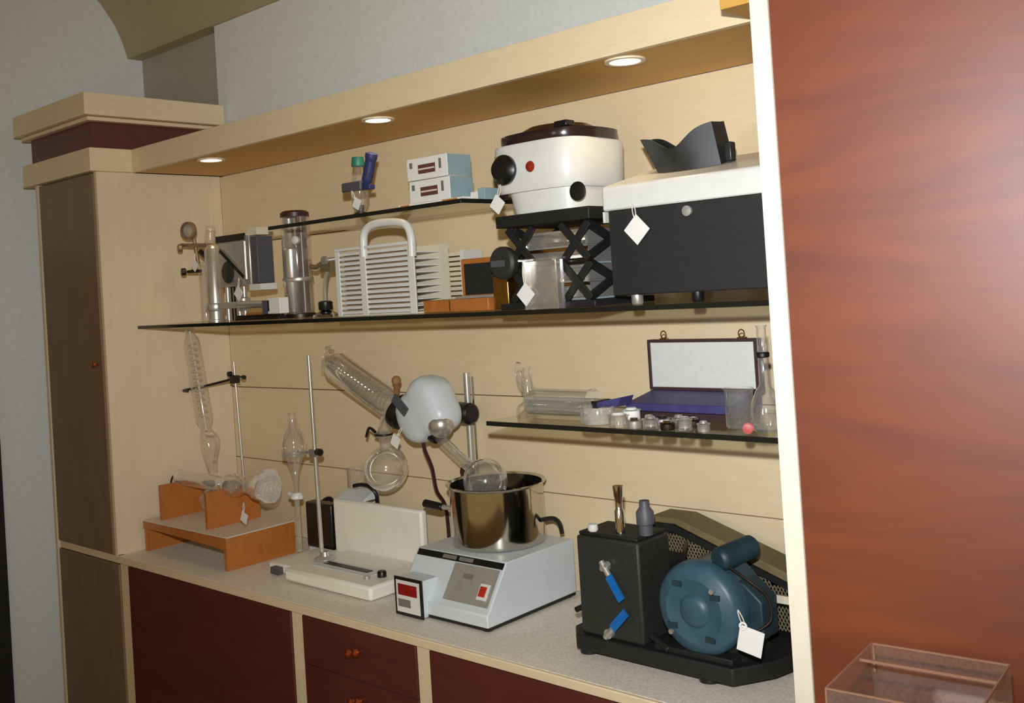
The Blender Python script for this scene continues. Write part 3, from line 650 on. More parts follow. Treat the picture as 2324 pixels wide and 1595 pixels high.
t.part('bed_bolt', B().lathe([(0.009, 0), (0.009, 0.006)], (2.075, -0.31, 0.945), (0, 0, 1), 8), 'steel')
tg = tag('large white tag with a punched hole on the vacuum pump motor', 2.160, -0.368, 1.013, 0.046, 0.22, (2.128, -0.350, 1.058), yaw_=0.1)
tg.part('eyelet', B().lathe([(0.0075, 0), (0.0075, 0.002), (0.004, 0.002), (0.004, 0)], (2.150, -0.3725, 1.040), (0.2, -1, 0), 14, close=False), 'paper')


# ================================================================== LONG GLASS SHELF, left to right
# ---- chromed cylinder with glass knob and mirrored box
t = Thing('polarimeter', 'chromed cylinder apparatus with a brass rimmed lens at the left end of the long shelf', 'instrument', (0.26, -0.22, ZA))
t.part('cylinder', B().lathe([(0.030, 0), (0.030, 0.004), (0.026, 0.006), (0.026, 0.225), (0.020, 0.235), (0.012, 0.240), (0.0001, 0.241)], (0.262, -0.21, ZA+0.0005), (0, 0, 1), 32), 'mirror', label='tall chromed cylinder')
t.part('side_column', B().lathe([(0.016, 0), (0.016, 0.18), (0.010, 0.19)], (0.188, -0.20, ZA+0.0005), (0, 0, 1), 18), 'glass')
t.part('collar', B().lathe([(0.030, 0), (0.032, 0.003), (0.032, 0.022), (0.030, 0.026)], (0.262, -0.21, ZA+0.032), (0, 0, 1), 32), 'steel')
ln = t.part('lens', B().lathe([(0.022, 0), (0.028, 0.003), (0.028, 0.016), (0.022, 0.018)], (0.165, -0.225, 1.905), (0.35, -1, 0), 28, close=False), 'oldbrass', label='brass rimmed round lens')
t.part('lens_glass', B().lathe([(0.0001, 0), (0.016, -0.001), (0.025, -0.004)], Vector((0.165, -0.225, 1.905))+Vector((0.35, -1, 0)).normalized()*0.016, (0.35, -1, 0), 28, close=False), 'steel', ln)
t.part('lens_arm', B().cyl((0.166, -0.215, 1.88), (0.175, -0.21, 1.80), 0.006).cyl((0.120, -0.235, 1.862), (0.262, -0.212, 1.852), 0.006), 'oldbrass')
t.part('adjusting_knob', B().lathe([(0.010, 0), (0.013, 0.003), (0.013, 0.012), (0.008, 0.015)], (0.135, -0.24, 1.852), (-0.4, -1, 0), 16), 'oldbrass')
t.part('adjusting_knob', B().lathe([(0.009, 0), (0.012, 0.003), (0.012, 0.014), (0.008, 0.016)], (0.15, -0.24, 1.775), (-0.4, -1, 0), 16).cyl((0.15, -0.235, 1.775), (0.19, -0.21, 1.775), 0.005), 'darkmetal')
t.part('glass_fitting', B().lathe([(0.008, 0), (0.014, 0.012), (0.018, 0.03), (0.012, 0.045), (0.016, 0.06), (0.010, 0.065)], (0.248, -0.21, ZA+0.236), (0.15, 0, 1), 18, close=False), 'glass2')
t.part('brace', B().cyl((0.20, -0.215, 1.835), (0.262, -0.215, 1.80), 0.009), 'darkmetal')
for i, xx in enumerate((0.325, 0.355, 0.385, 0.415)):
    t.part('support_bar', B().cyl((xx, -0.205, ZA+0.001), (xx, -0.205, 1.716), 0.0075, n=12), ('steel', 'darkmetal', 'steel', 'steel')[i])
t.part('lower_band', B().box(0.29, 0.435, -0.222, -0.190, ZA+0.038, ZA+0.058), 'steel', bev=0.003)
t.part('lower_hub', B().lathe([(0.016, 0), (0.019, 0.004), (0.019, 0.036), (0.014, 0.04)], (0.425, -0.215, ZA+0.030), (0, 0, 1), 18), 'steel')
mb = t.part('mirror_box', B().box(0.330, 0.500, -0.236, -0.180, 1.716, 1.868), 'mirror', bev=0.004, label='mirrored metal box')
t.part('window', B().box(0.352, 0.478, -0.2385, -0.2365, 1.735, 1.848), 'steel', mb)
t.part('trim', B().box(0.330, 0.485, -0.2405, -0.2368, 1.852, 1.872), 'black', mb, label='black top trim')
t.part('trim', B().box(0.508, 0.540, -0.236, -0.180, 1.720, 1.858), 'slate', mb, bev=0.002, label='dark side trim')
t.part('corner_block', B().box(0.500, 0.548, -0.240, -0.182, 1.862, 1.884), 'cream', mb)
t.part('corner_block', B().box(0.495, 0.552, -0.240, -0.182, 1.700, 1.718), 'white', mb)
t.part('dial', B().lathe([(0.0001, 0.004), (0.030, 0.003), (0.034, 0.0)], (0.385, -0.239, 1.76), (0, -1, 0), 24, close=False), 'tank', mb, label='dark green dial')
t.part('bar', B().box(-0.07, 0.07, -0.002, 0.002, -0.006, 0.006).rot((0, 0, 0), 'Y', 0.6), 'chrome', mb).location = (0, 0, 0)
bb = B().box(-0.075, 0.075, -0.002, 0.002, -0.006, 0.006).rot((0, 0, 0), 'Y', 0.62); bb.v = [v+Vector((0.415, -0.2425, 1.785)) for v in bb.v]
bpy.data.objects.remove(mb.children[-1] if mb.children[-1].name.startswith('bar') else [c for c in mb.children if c.name.startswith('bar')][0])
t.part('bar', bb, 'chrome', mb)
tag('small white tag on the chromed cylinder beside the brass lens', 0.212, -0.246, 1.792, 0.030, 0.75, (0.20, -0.235, 1.83))
tag('white diamond tag hanging below the mirrored box', 0.452, -0.250, 1.694, 0.034, 0.78, (0.448, -0.243, 1.74))

t = Thing('optical_bench', 'low metal rail with a white and grey block on the long shelf', 'rail', (0.55, -0.23, ZA))
t.part('rail_bar', B().box(0.445, 0.665, -0.262, -0.236, ZA+0.001, ZA+0.009).box(0.445, 0.665, -0.256, -0.242, ZA+0.009, ZA+0.016), 'darkmetal', bev=0.001)
t.part('sleeve', B().cyl((0.445, -0.24, ZA+0.048), (0.60, -0.24, ZA+0.045), 0.011), 'steel')
t.part('slide_block', B().box(0.585, 0.615, -0.262, -0.232, ZA+0.0165, ZA+0.056), 'slate', bev=0.002)
wb_ = t.part('white_block', B().box(0.6155, 0.675, -0.264, -0.232, ZA+0.0165, ZA+0.062), 'paper', bev=0.002, label='white paper covered block')
t.part('block_print', B().box(0.618, 0.624, -0.2655, -0.2643, ZA+0.024, ZA+0.056), 'black', wb_)
t.part('orange_base', B().box(0.46, 0.55, -0.235, -0.215, ZA+0.001, ZA+0.022), 'orangewood')

# ---- second tall cylinder
t = Thing('glass_tube', 'tall shiny glass cylinder with maroon inner tube crossing the upper shelf line', 'glassware', (0.622, -0.155, ZA))
zt2 = 1.925
t.part('jacket', B().lathe([(0.040, 0.012), (0.042, 0.016), (0.042, 0.290), (0.036, 0.308), (0.030, 0.312)], (0.628, -0.16, ZA+0.0), (0, 0, 1), 36, close=False), 'glass2')
t.part('inner_tube', B().cyl((0.648, -0.155, ZA+0.014), (0.648, -0.155, ZA+0.295), 0.015), 'maroonglass', label='maroon inner tube')
t.part('inner_cylinder', B().lathe([(0.017, 0.014), (0.020, 0.02), (0.020, 0.075), (0.024, 0.085), (0.024, 0.20), (0.016, 0.21), (0.014, 0.29)], (0.615, -0.172, ZA), (0, 0, 1), 22), 'steel', label='silvery inner cylinder')
t.part('fitting', B().lathe([(0.010, 0), (0.012, 0.004), (0.012, 0.014), (0.006, 0.018)], (0.652, -0.172, ZA+0.225), (0.3, -1, 0), 16), 'white')
t.part('ring', B().lathe([(0.044, 0), (0.045, 0.003), (0.045, 0.009), (0.044, 0.012)], (0.628, -0.16, ZA+0.105), (0, 0, 1), 36, close=False), 'steel')
t.part('cap', B().lathe([(0.042, 0), (0.042, 0.012), (0.034, 0.018), (0.0001, 0.020)], (0.628, -0.16, ZA+0.294), (0, 0, 1), 36, close=False), 'maroonbot')
t.part('base', B().lathe([(0.046, 0), (0.046, 0.010), (0.040, 0.012), (0.0001, 0.012)], (0.628, -0.16, ZA+0.0005), (0, 0, 1), 36), 'darkmetal')

# ---- small clamp stand
t = Thing('bench_clamp', 'small metal clamp on a curved arm with domed foot between column and rack', 'clamp', (0.80, -0.20, ZA))
t.part('domed_foot', B().lathe([(0.038, 0), (0.036, 0.006), (0.020, 0.014), (0.010, 0.018)], (0.80, -0.20, ZA+0.0005), (0, 0, 1), 28), 'chrome')
t.part('hub', B().lathe([(0.018, 0), (0.020, 0.004), (0.020, 0.022), (0.014, 0.026)], (0.80, -0.20, ZA+0.0185), (0, 0, 1), 20), 'black')
t.part('arm', B().tube(spl([(0.80, -0.20, ZA+0.044), (0.802, -0.20, ZA+0.08), (0.812, -0.20, ZA+0.115), (0.83, -0.20, ZA+0.138)], 6), 0.006), 'steel')
t.part('jaw', B().tube(spl([(0.845, -0.20, ZA+0.150), (0.80, -0.205, ZA+0.148), (0.775, -0.205, ZA+0.140), (0.745, -0.20, ZA+0.143)], 6), 0.007).box(0.80, 0.845, -0.212, -0.190, ZA+0.125, ZA+0.150), 'oldbrass')
t.part('screw', B().cyl((0.835, -0.215, ZA+0.155), (0.855, -0.18, ZA+0.160), 0.006).lathe([(0.012, 0), (0.012, 0.008)], (0.838, -0.22, ZA+0.155), (0, -1, 0), 12), 'steel')

# ---- white slatted rack with handle
t = Thing('slatted_rack', 'white plastic slatted carrier rack with an arched handle', 'rack', (1.10, -0.24, ZA))
RX0, RX1, RZ1 = 0.968, 1.262, ZA+0.170
for i in range(13):
    z = ZA+0.006+i*0.0126
    if i < 13:
        t.part('slat', B().box(RX0+0.010, 1.245, -0.286, -0.279, z, z+0.0080), 'white', bev=0.0008)
for i, (xa, xb) in enumerate(((0.966, 0.982), (1.065, 1.087), (1.245, 1.268))):
    t.part('upright', B().box(xa, xb, -0.290, -0.2865, ZA+0.0005, RZ1), 'white', bev=0.001)
t.part('rack_back', B().box(0.970, 1.262, -0.170, -0.165, ZA+0.0005, RZ1), 'cream')
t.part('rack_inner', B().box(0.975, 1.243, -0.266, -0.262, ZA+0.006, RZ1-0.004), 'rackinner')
t.part('rack_base', B().box(0.970, 1.262, -0.278, -0.170, ZA+0.0005, ZA+0.005), 'cream')
t.part('top_rail', B().box(0.966, 1.266, -0.2905, -0.2785, RZ1, RZ1+0.008), 'white', bev=0.001)
for i in range(9):
    z = ZA+0.018+i*0.0165
    t.part('divider', B().box(0.975, 1.24, -0.261, -0.175, z, z+0.003), 'white')
hp = [(1.078, -0.284, RZ1-0.02), (1.080, -0.284, RZ1+0.030), (1.098, -0.284, RZ1+0.052), (1.135, -0.284, RZ1+0.060), (1.20, -0.284, RZ1+0.058), (1.240, -0.284, RZ1+0.048), (1.256, -0.284, RZ1+0.022), (1.257, -0.284, RZ1-0.03)]
t.part('handle', B().tube(spl(hp, 7), 0.0105, 10), 'white')
t = Thing('slatted_rack', 'second white slatted stack, half hidden behind the handled rack', 'rack', (1.22, -0.10, ZA))
for i in range(12):
    z = ZA+0.001+i*0.0125
    t.part('slat', B().box(1.09, 1.262, -0.125, -0.055, z, z+0.0085), 'cream', bev=0.0008)
t.part('upright', B().box(1.262, 1.275, -0.125, -0.055, ZA+0.0005, ZA+0.152), 'white')

# ---- wooden box with black screen
t = Thing('wooden_viewer', 'small orange wooden box with an upright black framed screen', 'box', (1.36, -0.22, ZA))
t.part('base_box', B().box(1.262, 1.478, -0.262, -0.150, ZA+0.0005, ZA+0.030), 'orangewood', bev=0.002)
t.part('base_trim', B().box(1.352, 1.356, -0.2635, -0.2625, ZA+0.003, ZA+0.028), 'brass')
fr = t.part('screen_frame', B().box(1.362, 1.498, -0.225, -0.205, ZA+0.0305, ZA+0.124), 'orangewood', bev=0.002)
t.part('screen', B().box(1.374, 1.482, -0.2275, -0.2252, ZA+0.038, ZA+0.112), 'panelblack', fr, label='black screen')
t.part('frame_foot', B().box(1.352, 1.478, -0.240, -0.2255, ZA+0.0305, ZA+0.036), 'silverpanel')
t = Thing('brass_block', 'upright brass coloured block beside the wooden box on the long shelf', 'block', (1.505, -0.22, ZA))
t.part('block', B().box(1.484, 1.532, -0.250, -0.190, ZA+0.0005, ZA+0.078), 'brass', bev=0.003)
t.part('block_top', B().prism([(1.484, ZA+0.0785), (1.532, ZA+0.0785), (1.532, ZA+0.084), (1.500, ZA+0.092)], 'y', -0.25, -0.19), 'amber')

# ---- scissor jack carrying the centrifuge
t = Thing('scissor_jack', 'black lattice scissor jack carrying the white centrifuge', 'jack', (1.69, -0.2, ZA))
JT = 1.818
t.part('bottom_plate', B().box(1.560, 1.822, -0.310, -0.095, ZA+0.0005, ZA+0.014), 'blackm', bev=0.002)
t.part('top_plate', B().box(1.568, 1.826, -0.318, -0.090, JT-0.026, JT), 'blackm', bev=0.002)
zb, ztp = ZA+0.014, JT-0.026; zm = (zb+ztp)/2


def bar(p, q, wd=0.0085, th=0.004):
    p = Vector(p); q = Vector(q); d_ = (q-p).normalized(); n_ = Vector((1, 0, 0)).cross(d_)*wd; x_ = Vector((th, 0, 0))
    return B().add([p+n_-x_, p-n_-x_, q-n_-x_, q+n_-x_, p+n_+x_, p-n_+x_, q-n_+x_, q+n_+x_], [(0, 1, 2, 3), (7, 6, 5, 4), (0, 4, 5, 1), (1, 5, 6, 2), (2, 6, 7, 3), (3, 7, 4, 0)])


for xx in (1.588, 1.792):
    for (za, zc_) in ((zb, zm), (zm, ztp)):
        t.part('scissor_arm', bar((xx, -0.292, za+0.004), (xx, -0.118, zc_-0.004)), 'blackm', bev=0.001)
        t.part('scissor_arm', bar((xx+0.0085, -0.118, za+0.004), (xx+0.0085, -0.292, zc_-0.004)), 'blackm', bev=0.001)
for yy in (-0.292, -0.118):
    t.part('cross_rod', B().cyl((1.582, yy, zm), (1.806, yy, zm), 0.006, n=12), 'darkmetal')
t.part('cross_rod', B().cyl((1.582, -0.205, (zb+zm)/2), (1.806, -0.205, (zb+zm)/2), 0.005, n=12), 'darkmetal')
t.part('cross_rod', B().cyl((1.582, -0.205, (ztp+zm)/2), (1.806, -0.205, (ztp+zm)/2), 0.005, n=12), 'darkmetal')
# front cross lattice visible from the room
for x_a, x_b in ((1.585, 1.655), (1.735, 1.805)):
    for (za, zc_) in ((zb, zm), (zm, ztp)):
        for s in (0, 1):
            p = Vector((x_a if s else x_b, -0.300+s*0.006, za+0.003)); q = Vector((x_b if s else x_a, -0.300+s*0.006, zc_-0.003))
            d_ = (q-p).normalized(); n_ = Vector((0, 1, 0)).cross(d_)*0.0085; y_ = Vector((0, 0.0026, 0))
            t.part('scissor_arm', B().add([p+n_-y_, p-n_-y_, q-n_-y_, q+n_-y_, p+n_+y_, p-n_+y_, q-n_+y_, q+n_+y_], [(0, 1, 2, 3), (7, 6, 5, 4), (0, 4, 5, 1), (1, 5, 6, 2), (2, 6, 7, 3), (3, 7, 4, 0)]), 'blackm', bev=0.001)
t.part('turning_knob', B().lathe([(0.030, 0), (0.034, 0.004), (0.036, 0.010), (0.036, 0.022), (0.030, 0.028), (0.0001, 0.029)], (1.585, -0.302, 1.716), (0, -1, 0), 32), 'tank', label='large round black knob')
t.part('knob_label', B().box(1.560, 1.600, -0.3325, -0.3312, 1.708, 1.722), 'slate')
# glass trays stacked inside the jack
for i, z in enumerate((ZA+0.0150, ZA+0.0525, ZA+0.090, ZA+0.1275)):
    g = Thing('glass_tray', ('lowest of four', 'second lowest of four', 'third lowest of four', 'topmost of four')[i]+' glass trays stacked inside the scissor jack', 'tray', (1.69, -0.2, z), 'glass trays inside the scissor jack')
    g.part('tray_floor', B().box(1.615, 1.780, -0.270, -0.140, z, z+0.004), 'steel' if i % 2 else 'bluegrey')
    g.part('tray_wall', B().box(1.613, 1.782, -0.273, -0.2705, z, z+0.030), 'glass2')
    g.part('tray_wall', B().box(1.613, 1.782, -0.1395, -0.137, z, z+0.030), 'glass2')
    g.part('tray_rim', B().box(1.611, 1.784, -0.275, -0.2735, z+0.0305, z+0.0365), 'brass' if i % 2 == 0 else 'steel')
    g.part('tray_post', B().box(1.613, 1.620, -0.2695, -0.140, z+0.0045, z+0.0368), 'steel')
    g.part('tray_post', B().box(1.775, 1.782, -0.2695, -0.140, z+0.0045, z+0.0368), 'steel')
g = Thing('glass_jar', 'clear rectangular glass jar in front of the scissor jack', 'jar', (1.70, -0.32, ZA), 'glassware on the long shelf')
g.part('jar_wall', B().box(1.652, 1.742, -0.331, -0.329, ZA+0.0005, 1.715).box(1.652, 1.742, -0.312, -0.310, ZA+0.0005, 1.715), 'glass2')
g.part('jar_side', B().box(1.650, 1.654, -0.331, -0.310, ZA+0.0005, 1.715), 'glass2')
g.part('jar_side', B().box(1.740, 1.744, -0.331, -0.310, ZA+0.0005, 1.715), 'glass2')
g.part('jar_rim', B().box(1.640, 1.750, -0.333, -0.308, 1.7153, 1.720), 'glass2')
tag('white diamond tag hanging in front of the scissor jack base', 1.660, -0.3375, 1.645, 0.036, 0.80, (1.655, -0.334, 1.712))

# ---- centrifuge
t = Thing('centrifuge', 'white round topped centrifuge with black dial, red lamp and dark lid', 'centrifuge', (1.685, -0.2, JT))


def sup(cx, cy, rx, ry, z, e=3.8, n=64):
    o = []
    for k in range(n):
        a = 2*PI*k/n; c_, s_ = math.cos(a), math.sin(a)
        o.append((cx+rx*abs(c_)**(2/e)*(1 if c_ > 0 else -1), cy+ry*abs(s_)**(2/e)*(1 if s_ > 0 else -1), z))
    return o


def loft(rings, cap=True):
    vs = [v for r in rings for v in r]; n = len(rings[0]); fs = []
    for i in range(len(rings)-1):
        for k in range(n):
            k2 = (k+1) % n; fs.append((i*n+k, i*n+k2, (i+1)*n+k2, (i+1)*n+k))
    if cap: fs += [tuple(range(n-1, -1, -1)), tuple(range((len(rings)-1)*n, len(rings)*n))]
    return B().add(vs, fs)


cx, cy = 1.664, -0.200
t.part('lower_body', loft([sup(cx+0.015, cy, 0.095, 0.100, JT+0.001), sup(cx+0.012, cy, 0.102, 0.106, JT+0.0475)]), 'white')
t.part('upper_body', loft([sup(cx, cy, 0.117, 0.112, JT+0.048), sup(cx, cy, 0.121, 0.116, JT+0.056), sup(cx, cy, 0.124, 0.118, JT+0.145), sup(cx, cy, 0.121, 0.115, JT+0.152)]), 'white')
t.part('lid', loft([sup(cx+0.003, cy, 0.122, 0.113, JT+0.1525, 2.6), sup(cx+0.003, cy, 0.122, 0.117, JT+0.162, 2.6), sup(cx+0.003, cy, 0.124, 0.114, JT+0.174, 2.6), sup(cx+0.003, cy, 0.09, 0.085, JT+0.180, 2.3), sup(cx+0.003, cy, 0.07, 0.066, JT+0.192, 2), sup(cx+0.003, cy, 0.03, 0.028, JT+0.196, 2)]), 'lid', label='glossy dark maroon lid')
t.part('lid_catch', B().box(cx+0.05, cx+0.085, cy-0.075, cy-0.045, JT+0.178, JT+0.192), 'black', bev=0.003)
t.part('dial_knob', B().lathe([(0.031, 0), (0.033, 0.003), (0.033, 0.010), (0.026, 0.016), (0.022, 0.024), (0.0001, 0.026)], (1.607, -0.3165, JT+0.099), (0, -1, 0), 32), 'black', label='large black dial')
t.part('pilot_lamp', B().lathe([(0.011, 0), (0.012, 0.002), (0.010, 0.005), (0.0001, 0.008)], (1.680, -0.3190, JT+0.098), (0, -1, 0), 20), 'redlamp', label='round red lamp')
t.part('socket', B().lathe([(0.019, 0), (0.020, 0.002), (0.014, 0.004), (0.0001, 0.003)], (1.790, -0.302, JT+0.034), (0.1, -1, 0), 22), 'black')
t.part('handle_recess', B().box(1.570, 1.595, -0.309, -0.300, JT+0.036, JT+0.0475), 'darkmetal')
tag('white folded tag hanging from the left of the centrifuge', 1.588, -0.330, JT+0.026, 0.032, 0.70, (1.598, -0.328, JT+0.068))

# ---- big white cased apparatus
t = Thing('cased_apparatus', 'wide box with black front panel and white top at the right of the long shelf', 'apparatus', (2.02, -0.2, ZA))
AX0, AX1, AY0 = 1.862, 2.262, -0.300
t.part('front_panel', B().box(AX0, AX1, AY0, AY0+0.008, ZA+0.022, 1.802), 'panelblack', label='black front panel')
t.part('case', B().box(AX0-0.004, AX1+0.004, AY0+0.0085, -0.020, ZA+0.020, 1.802), 'panelblack')
t.part('top_cover', B().prism([(AY0-0.006, 1.803), (-0.016, 1.803), (-0.016, 1.895), (-0.080, 1.905), (AY0-0.001, 1.853), (AY0-0.006, 1.845)], 'x', AX0-0.010, AX1+0.006), 'white', bev=0.004, label='white sloping top cover')
t.part('side_trim', B().box(AX0-0.010, AX0-0.0045, AY0-0.006, AY0+0.02, 1.78, 1.802), 'white')
t.part('knob', B().lathe([(0.008, 0), (0.010, 0.003), (0.010, 0.010), (0.0001, 0.012)], (2.050, AY0, 1.786), (0, -1, 0), 20), 'silverpanel', label='small silver knob')
for xx in (1.905, 2.045, 2.24):
    t.part('foot', B().lathe([(0.010, 0), (0.012, 0.004), (0.012, 0.0195)], (xx, AY0+0.02, ZA+0.0004), (0, 0, 1), 16), 'black' if xx > 1.95 else 'steel')
for xx in (1.905, 2.24):
    t.part('foot', B().lathe([(0.010, 0), (0.012, 0.004), (0.012, 0.0195)], (xx, -0.05, ZA+0.0004), (0, 0, 1), 16), 'black')
tag('large white diamond tag on the black front panel', 1.935, AY0-0.010, 1.760, 0.043, 0.80, (1.928, AY0-0.008, 1.812))

# ---- black moulded viewing hood
t = Thing('viewing_hood', 'black moulded rubber hood with a V shaped rim on the white cased apparatus', 'hood', (2.0, -0.12, 1.90))
def hoodring(off, thick):
    vs = []
    return vs
n = 24; outer_b, outer_t = [], []
hx0, hx1, hyf, hyb = 1.912, 2.070, -0.205, -0.085
bt = []; tp = []
for k in range(n+1):
    u = k/n
    x = hx0+(hx1-hx0)*u
    ybulge = -0.018*math.sin(PI*u)
    zt_ = 1.975-0.040*math.sin(PI*min(1, u/0.92))**0.8 - 0.004
    zt_ = 1.950-0.034*math.exp(-((u-0.48)/0.24)**2)+0.012*u*u
    xt = x+(-0.022+0.022*u) if u < 0.5 else x-0.011+0.0*u
    bt.append((x+0.012*(1-u), hyf+ybulge)); tp.append((xt, hyf+ybulge-0.008, zt_))


def zbase(y): return 1.853+(y+0.301)*(1.905-1.853)/0.221 if y < -0.08 else 1.905


b = B(); vs = []; th = 0.004
for (x, y), (tx, ty, tz) in zip(bt, tp): vs += [(x, y, zbase(y)+0.001), (tx, ty, tz), (tx, ty+th, tz), (x, y+th, zbase(y+th)+0.001)]
fs = []
for k in range(n):
    for q in range(4): fs.append((k*4+q, k*4+(q+1) % 4, (k+1)*4+(q+1) % 4, (k+1)*4+q))
fs += [(3, 2, 1, 0), (n*4, n*4+1, n*4+2, n*4+3)]
t.part('front_wall', b.add(vs, fs), 'rubber')
b = B(); vs = []
for (x, y), (tx, ty, tz) in zip(bt, tp): vs += [(x, y+0.045, zbase(y+0.045)+0.001), (tx, ty+0.045, tz+0.004), (tx, ty+0.049, tz+0.004), (x, y+0.049, zbase(y+0.049)+0.001)]
t.part('rear_wall', b.add(vs, fs), 'rubber')
for kk, nm in ((0, 'side_wall'), (n, 'side_wall')):
    x, y = bt[kk]; tx, ty, tz = tp[kk]; sg = 1 if kk == 0 else -1
    b = B().add([(x, y+th, zbase(y)+0.002), (x, y+0.045, zbase(y+0.045)+0.001), (tx, ty+0.045, tz+0.003), (tx, ty+th, tz),
                 (x+sg*th, y+th, zbase(y)+0.002), (x+sg*th, y+0.045, zbase(y+0.045)+0.001), (tx+sg*th, ty+0.045, tz+0.003), (tx+sg*th, ty+th, tz)],
                [(0, 1, 2, 3), (7, 6, 5, 4), (0, 4, 5, 1), (1, 5, 6, 2), (2, 6, 7, 3), (3, 7, 4, 0)])
    t.part(nm, b, 'rubber')
t.part('strap_buckle', B().box(2.073, 2.088, -0.195, -0.175, 1.882, 1.920), 'rubber', bev=0.003)

# ================================================================== UPPER SHORT SHELF
t = Thing('capped_bottle', 'small clear bottle with a teal cap wrapped by a grey clamp, on the upper shelf', 'bottle', (1.035, -0.25, ZD))
t.part('bottle_body', B().lathe([(0.012, 0.0), (0.014, 0.004), (0.014, 0.03), (0.022, 0.05), (0.022, 0.085), (0.012, 0.118), (0.010, 0.132)], (1.035, -0.25, ZD+0.0005), (0, 0, 1), 24, close=False), 'glass2')
t.part('bottle_foot', B().lathe([(0.016, 0), (0.016, 0.010), (0.010, 0.014), (0.010, 0.03)], (1.035, -0.25, ZD+0.001), (0, 0, 1), 18), 'maroonbot')
t.part('cap', B().lathe([(0.017, 0), (0.018, 0.003), (0.015, 0.024), (0.0001, 0.025)], (1.035, -0.25, ZD+0.132), (0, 0, 1), 20), 'teal', label='teal green cap')
t = Thing('blue_clamp', 'navy blue handled clamp gripping the teal capped bottle', 'clamp', (1.07, -0.25, ZD+0.07))
t.part('grip', B().tube(spl([(1.072, -0.262, ZD+0.072), (1.085, -0.262, ZD+0.10), (1.098, -0.262, ZD+0.135), (1.106, -0.262, ZD+0.158)], 6), [0.010]*4+[0.014]*10+[0.016]*4+[0.009], 12), 'navy', label='navy blue grip')
t.part('jaw', B().box(1.000, 1.076, -0.282, -0.273, ZD+0.066, ZD+0.090), 'slate', bev=0.003)
t.part('shank', B().box(1.066, 1.100, -0.272, -0.252, ZD+0.066, ZD+0.078), 'navy', bev=0.002)
tag('crumpled white tag tied to the teal capped bottle', 1.062, -0.285, ZD+0.032, 0.026, 0.5, (1.045, -0.285, ZD+0.066))
for i in range(2):
    z = ZD+0.0125+i*0.0545
    dx = -0.004*i
    t = Thing('slide_box', ('lower', 'upper')[i]+' of two stacked white boxes with maroon printed windows and pale blue sides', 'box', (1.31, -0.24, z), 'stacked boxes on the upper shelf')
    t.part('box_body', B().box(1.246+dx, 1.386+dx, -0.270, -0.190, z, z+0.053), 'paper', bev=0.0012)
    t.part('side_print', B().box(1.3862+dx, 1.387+dx, -0.269, -0.191, z+0.001, z+0.052), 'bluegrey', label='pale blue side')
    t.part('picture', B().box(1.286+dx, 1.345+dx, -0.2710, -0.2703, z+0.014, z+0.036), 'maroonprint', label='maroon picture')
    t.part('picture_band', B().box(1.288+dx, 1.343+dx, -0.2716, -0.2711, z+0.023, z+0.027), 'maroonglass' if i == 2 else 'cream')
    t.part('lettering', B().box(1.358+dx, 1.366+dx, -0.2710, -0.2703, z+0.020, z+0.044), 'greymark')
    t.part('lettering', B().box(1.256+dx, 1.266+dx, -0.2710, -0.2703, z+0.030, z+0.044), 'greymark')
t = Thing('slide_box', 'flat orange and white box under the two stacked boxes', 'box', (1.31, -0.24, ZD), 'stacked boxes on the upper shelf')
t.part('box_body', B().box(1.205, 1.43, -0.272, -0.185, ZD+0.0005, ZD+0.012), 'paper', bev=0.001)
t.part('orange_label', B().box(1.36, 1.41, -0.2728, -0.2721, ZD+0.0015, ZD+0.011), 'orange')
t.part('orange_label', B().box(1.212, 1.245, -0.2728, -0.2721, ZD+0.0015, ZD+0.011), 'orange')
single('paper_packet', B().box(1.12, 1.198, -0.265, -0.21, ZD+0.0005, ZD+0.008), 'cream', 'flat cream packet left of the stacked boxes', 'packet', (1.16, -0.24, ZD+0.0005), bev=0.001)
t = Thing('small_carton', 'small blue and white carton right of the stacked boxes', 'box', (1.45, -0.22, ZD))
t.part('carton_body', B().box(1.432, 1.455, -0.25, -0.19, ZD+0.0005, ZD+0.022), 'paper', bev=0.001)
t.part('carton_end', B().box(1.4555, 1.478, -0.25, -0.19, ZD+0.0005, ZD+0.028), 'bluegrey', bev=0.001)
t = Thing('brown_bottle', 'grey brown bottle with dark cap partly behind the centrifuge', 'bottle', (1.40, -0.10, ZD))
t.part('bottle_body', B().lathe([(0.022, 0), (0.023, 0.004), (0.023, 0.070), (0.021, 0.088), (0.014, 0.098)], (1.402, -0.10, ZD+0.0005), (0, 0, 1), 26), 'amber')
t.part('cap', B().lathe([(0.016, 0), (0.017, 0.002), (0.017, 0.018), (0.015, 0.021), (0.0001, 0.021)], (1.402, -0.10, ZD+0.0985), (0, 0, 1), 22), 'maroonbot')

# ================================================================== LOWER RIGHT SHELF
t = Thing('open_case', 'open blue case with a white lined dark framed lid standing up', 'case', (1.92, -0.15, ZC))
L0, L1 = 1.800, 2.068
t.part('lid_shell', B().box(L0, L1, -0.094, -0.085, 1.4205, 1.528), 'darkframe', bev=0.001)
for nm, bx in (('lid_frame', (L0, L0+0.005, 1.4205, 1.528)), ('lid_frame', (L1-0.010, L1, 1.4205, 1.528)), ('lid_frame', (L0+0.005, L1-0.010, 1.522, 1.528))):
    t.part(nm, B().box(bx[0], bx[1], -0.104, -0.0945, bx[2], bx[3]), 'darkframe')
t.part('lid_lining', B().box(L0+0.0052, L1-0.0102, -0.099, -0.0945, 1.4205, 1.5218), 'lining', label='white lining')
for xx in (1.835, 2.025):
    t.part('latch', B().tube([(xx+0.007*math.cos(a*PI/6), -0.09, 1.538+0.008*math.sin(a*PI/6)) for a in range(13)], 0.0014, 6).box(xx-0.008, xx+0.010, -0.095, -0.085, 1.528, 1.5305), 'brass')
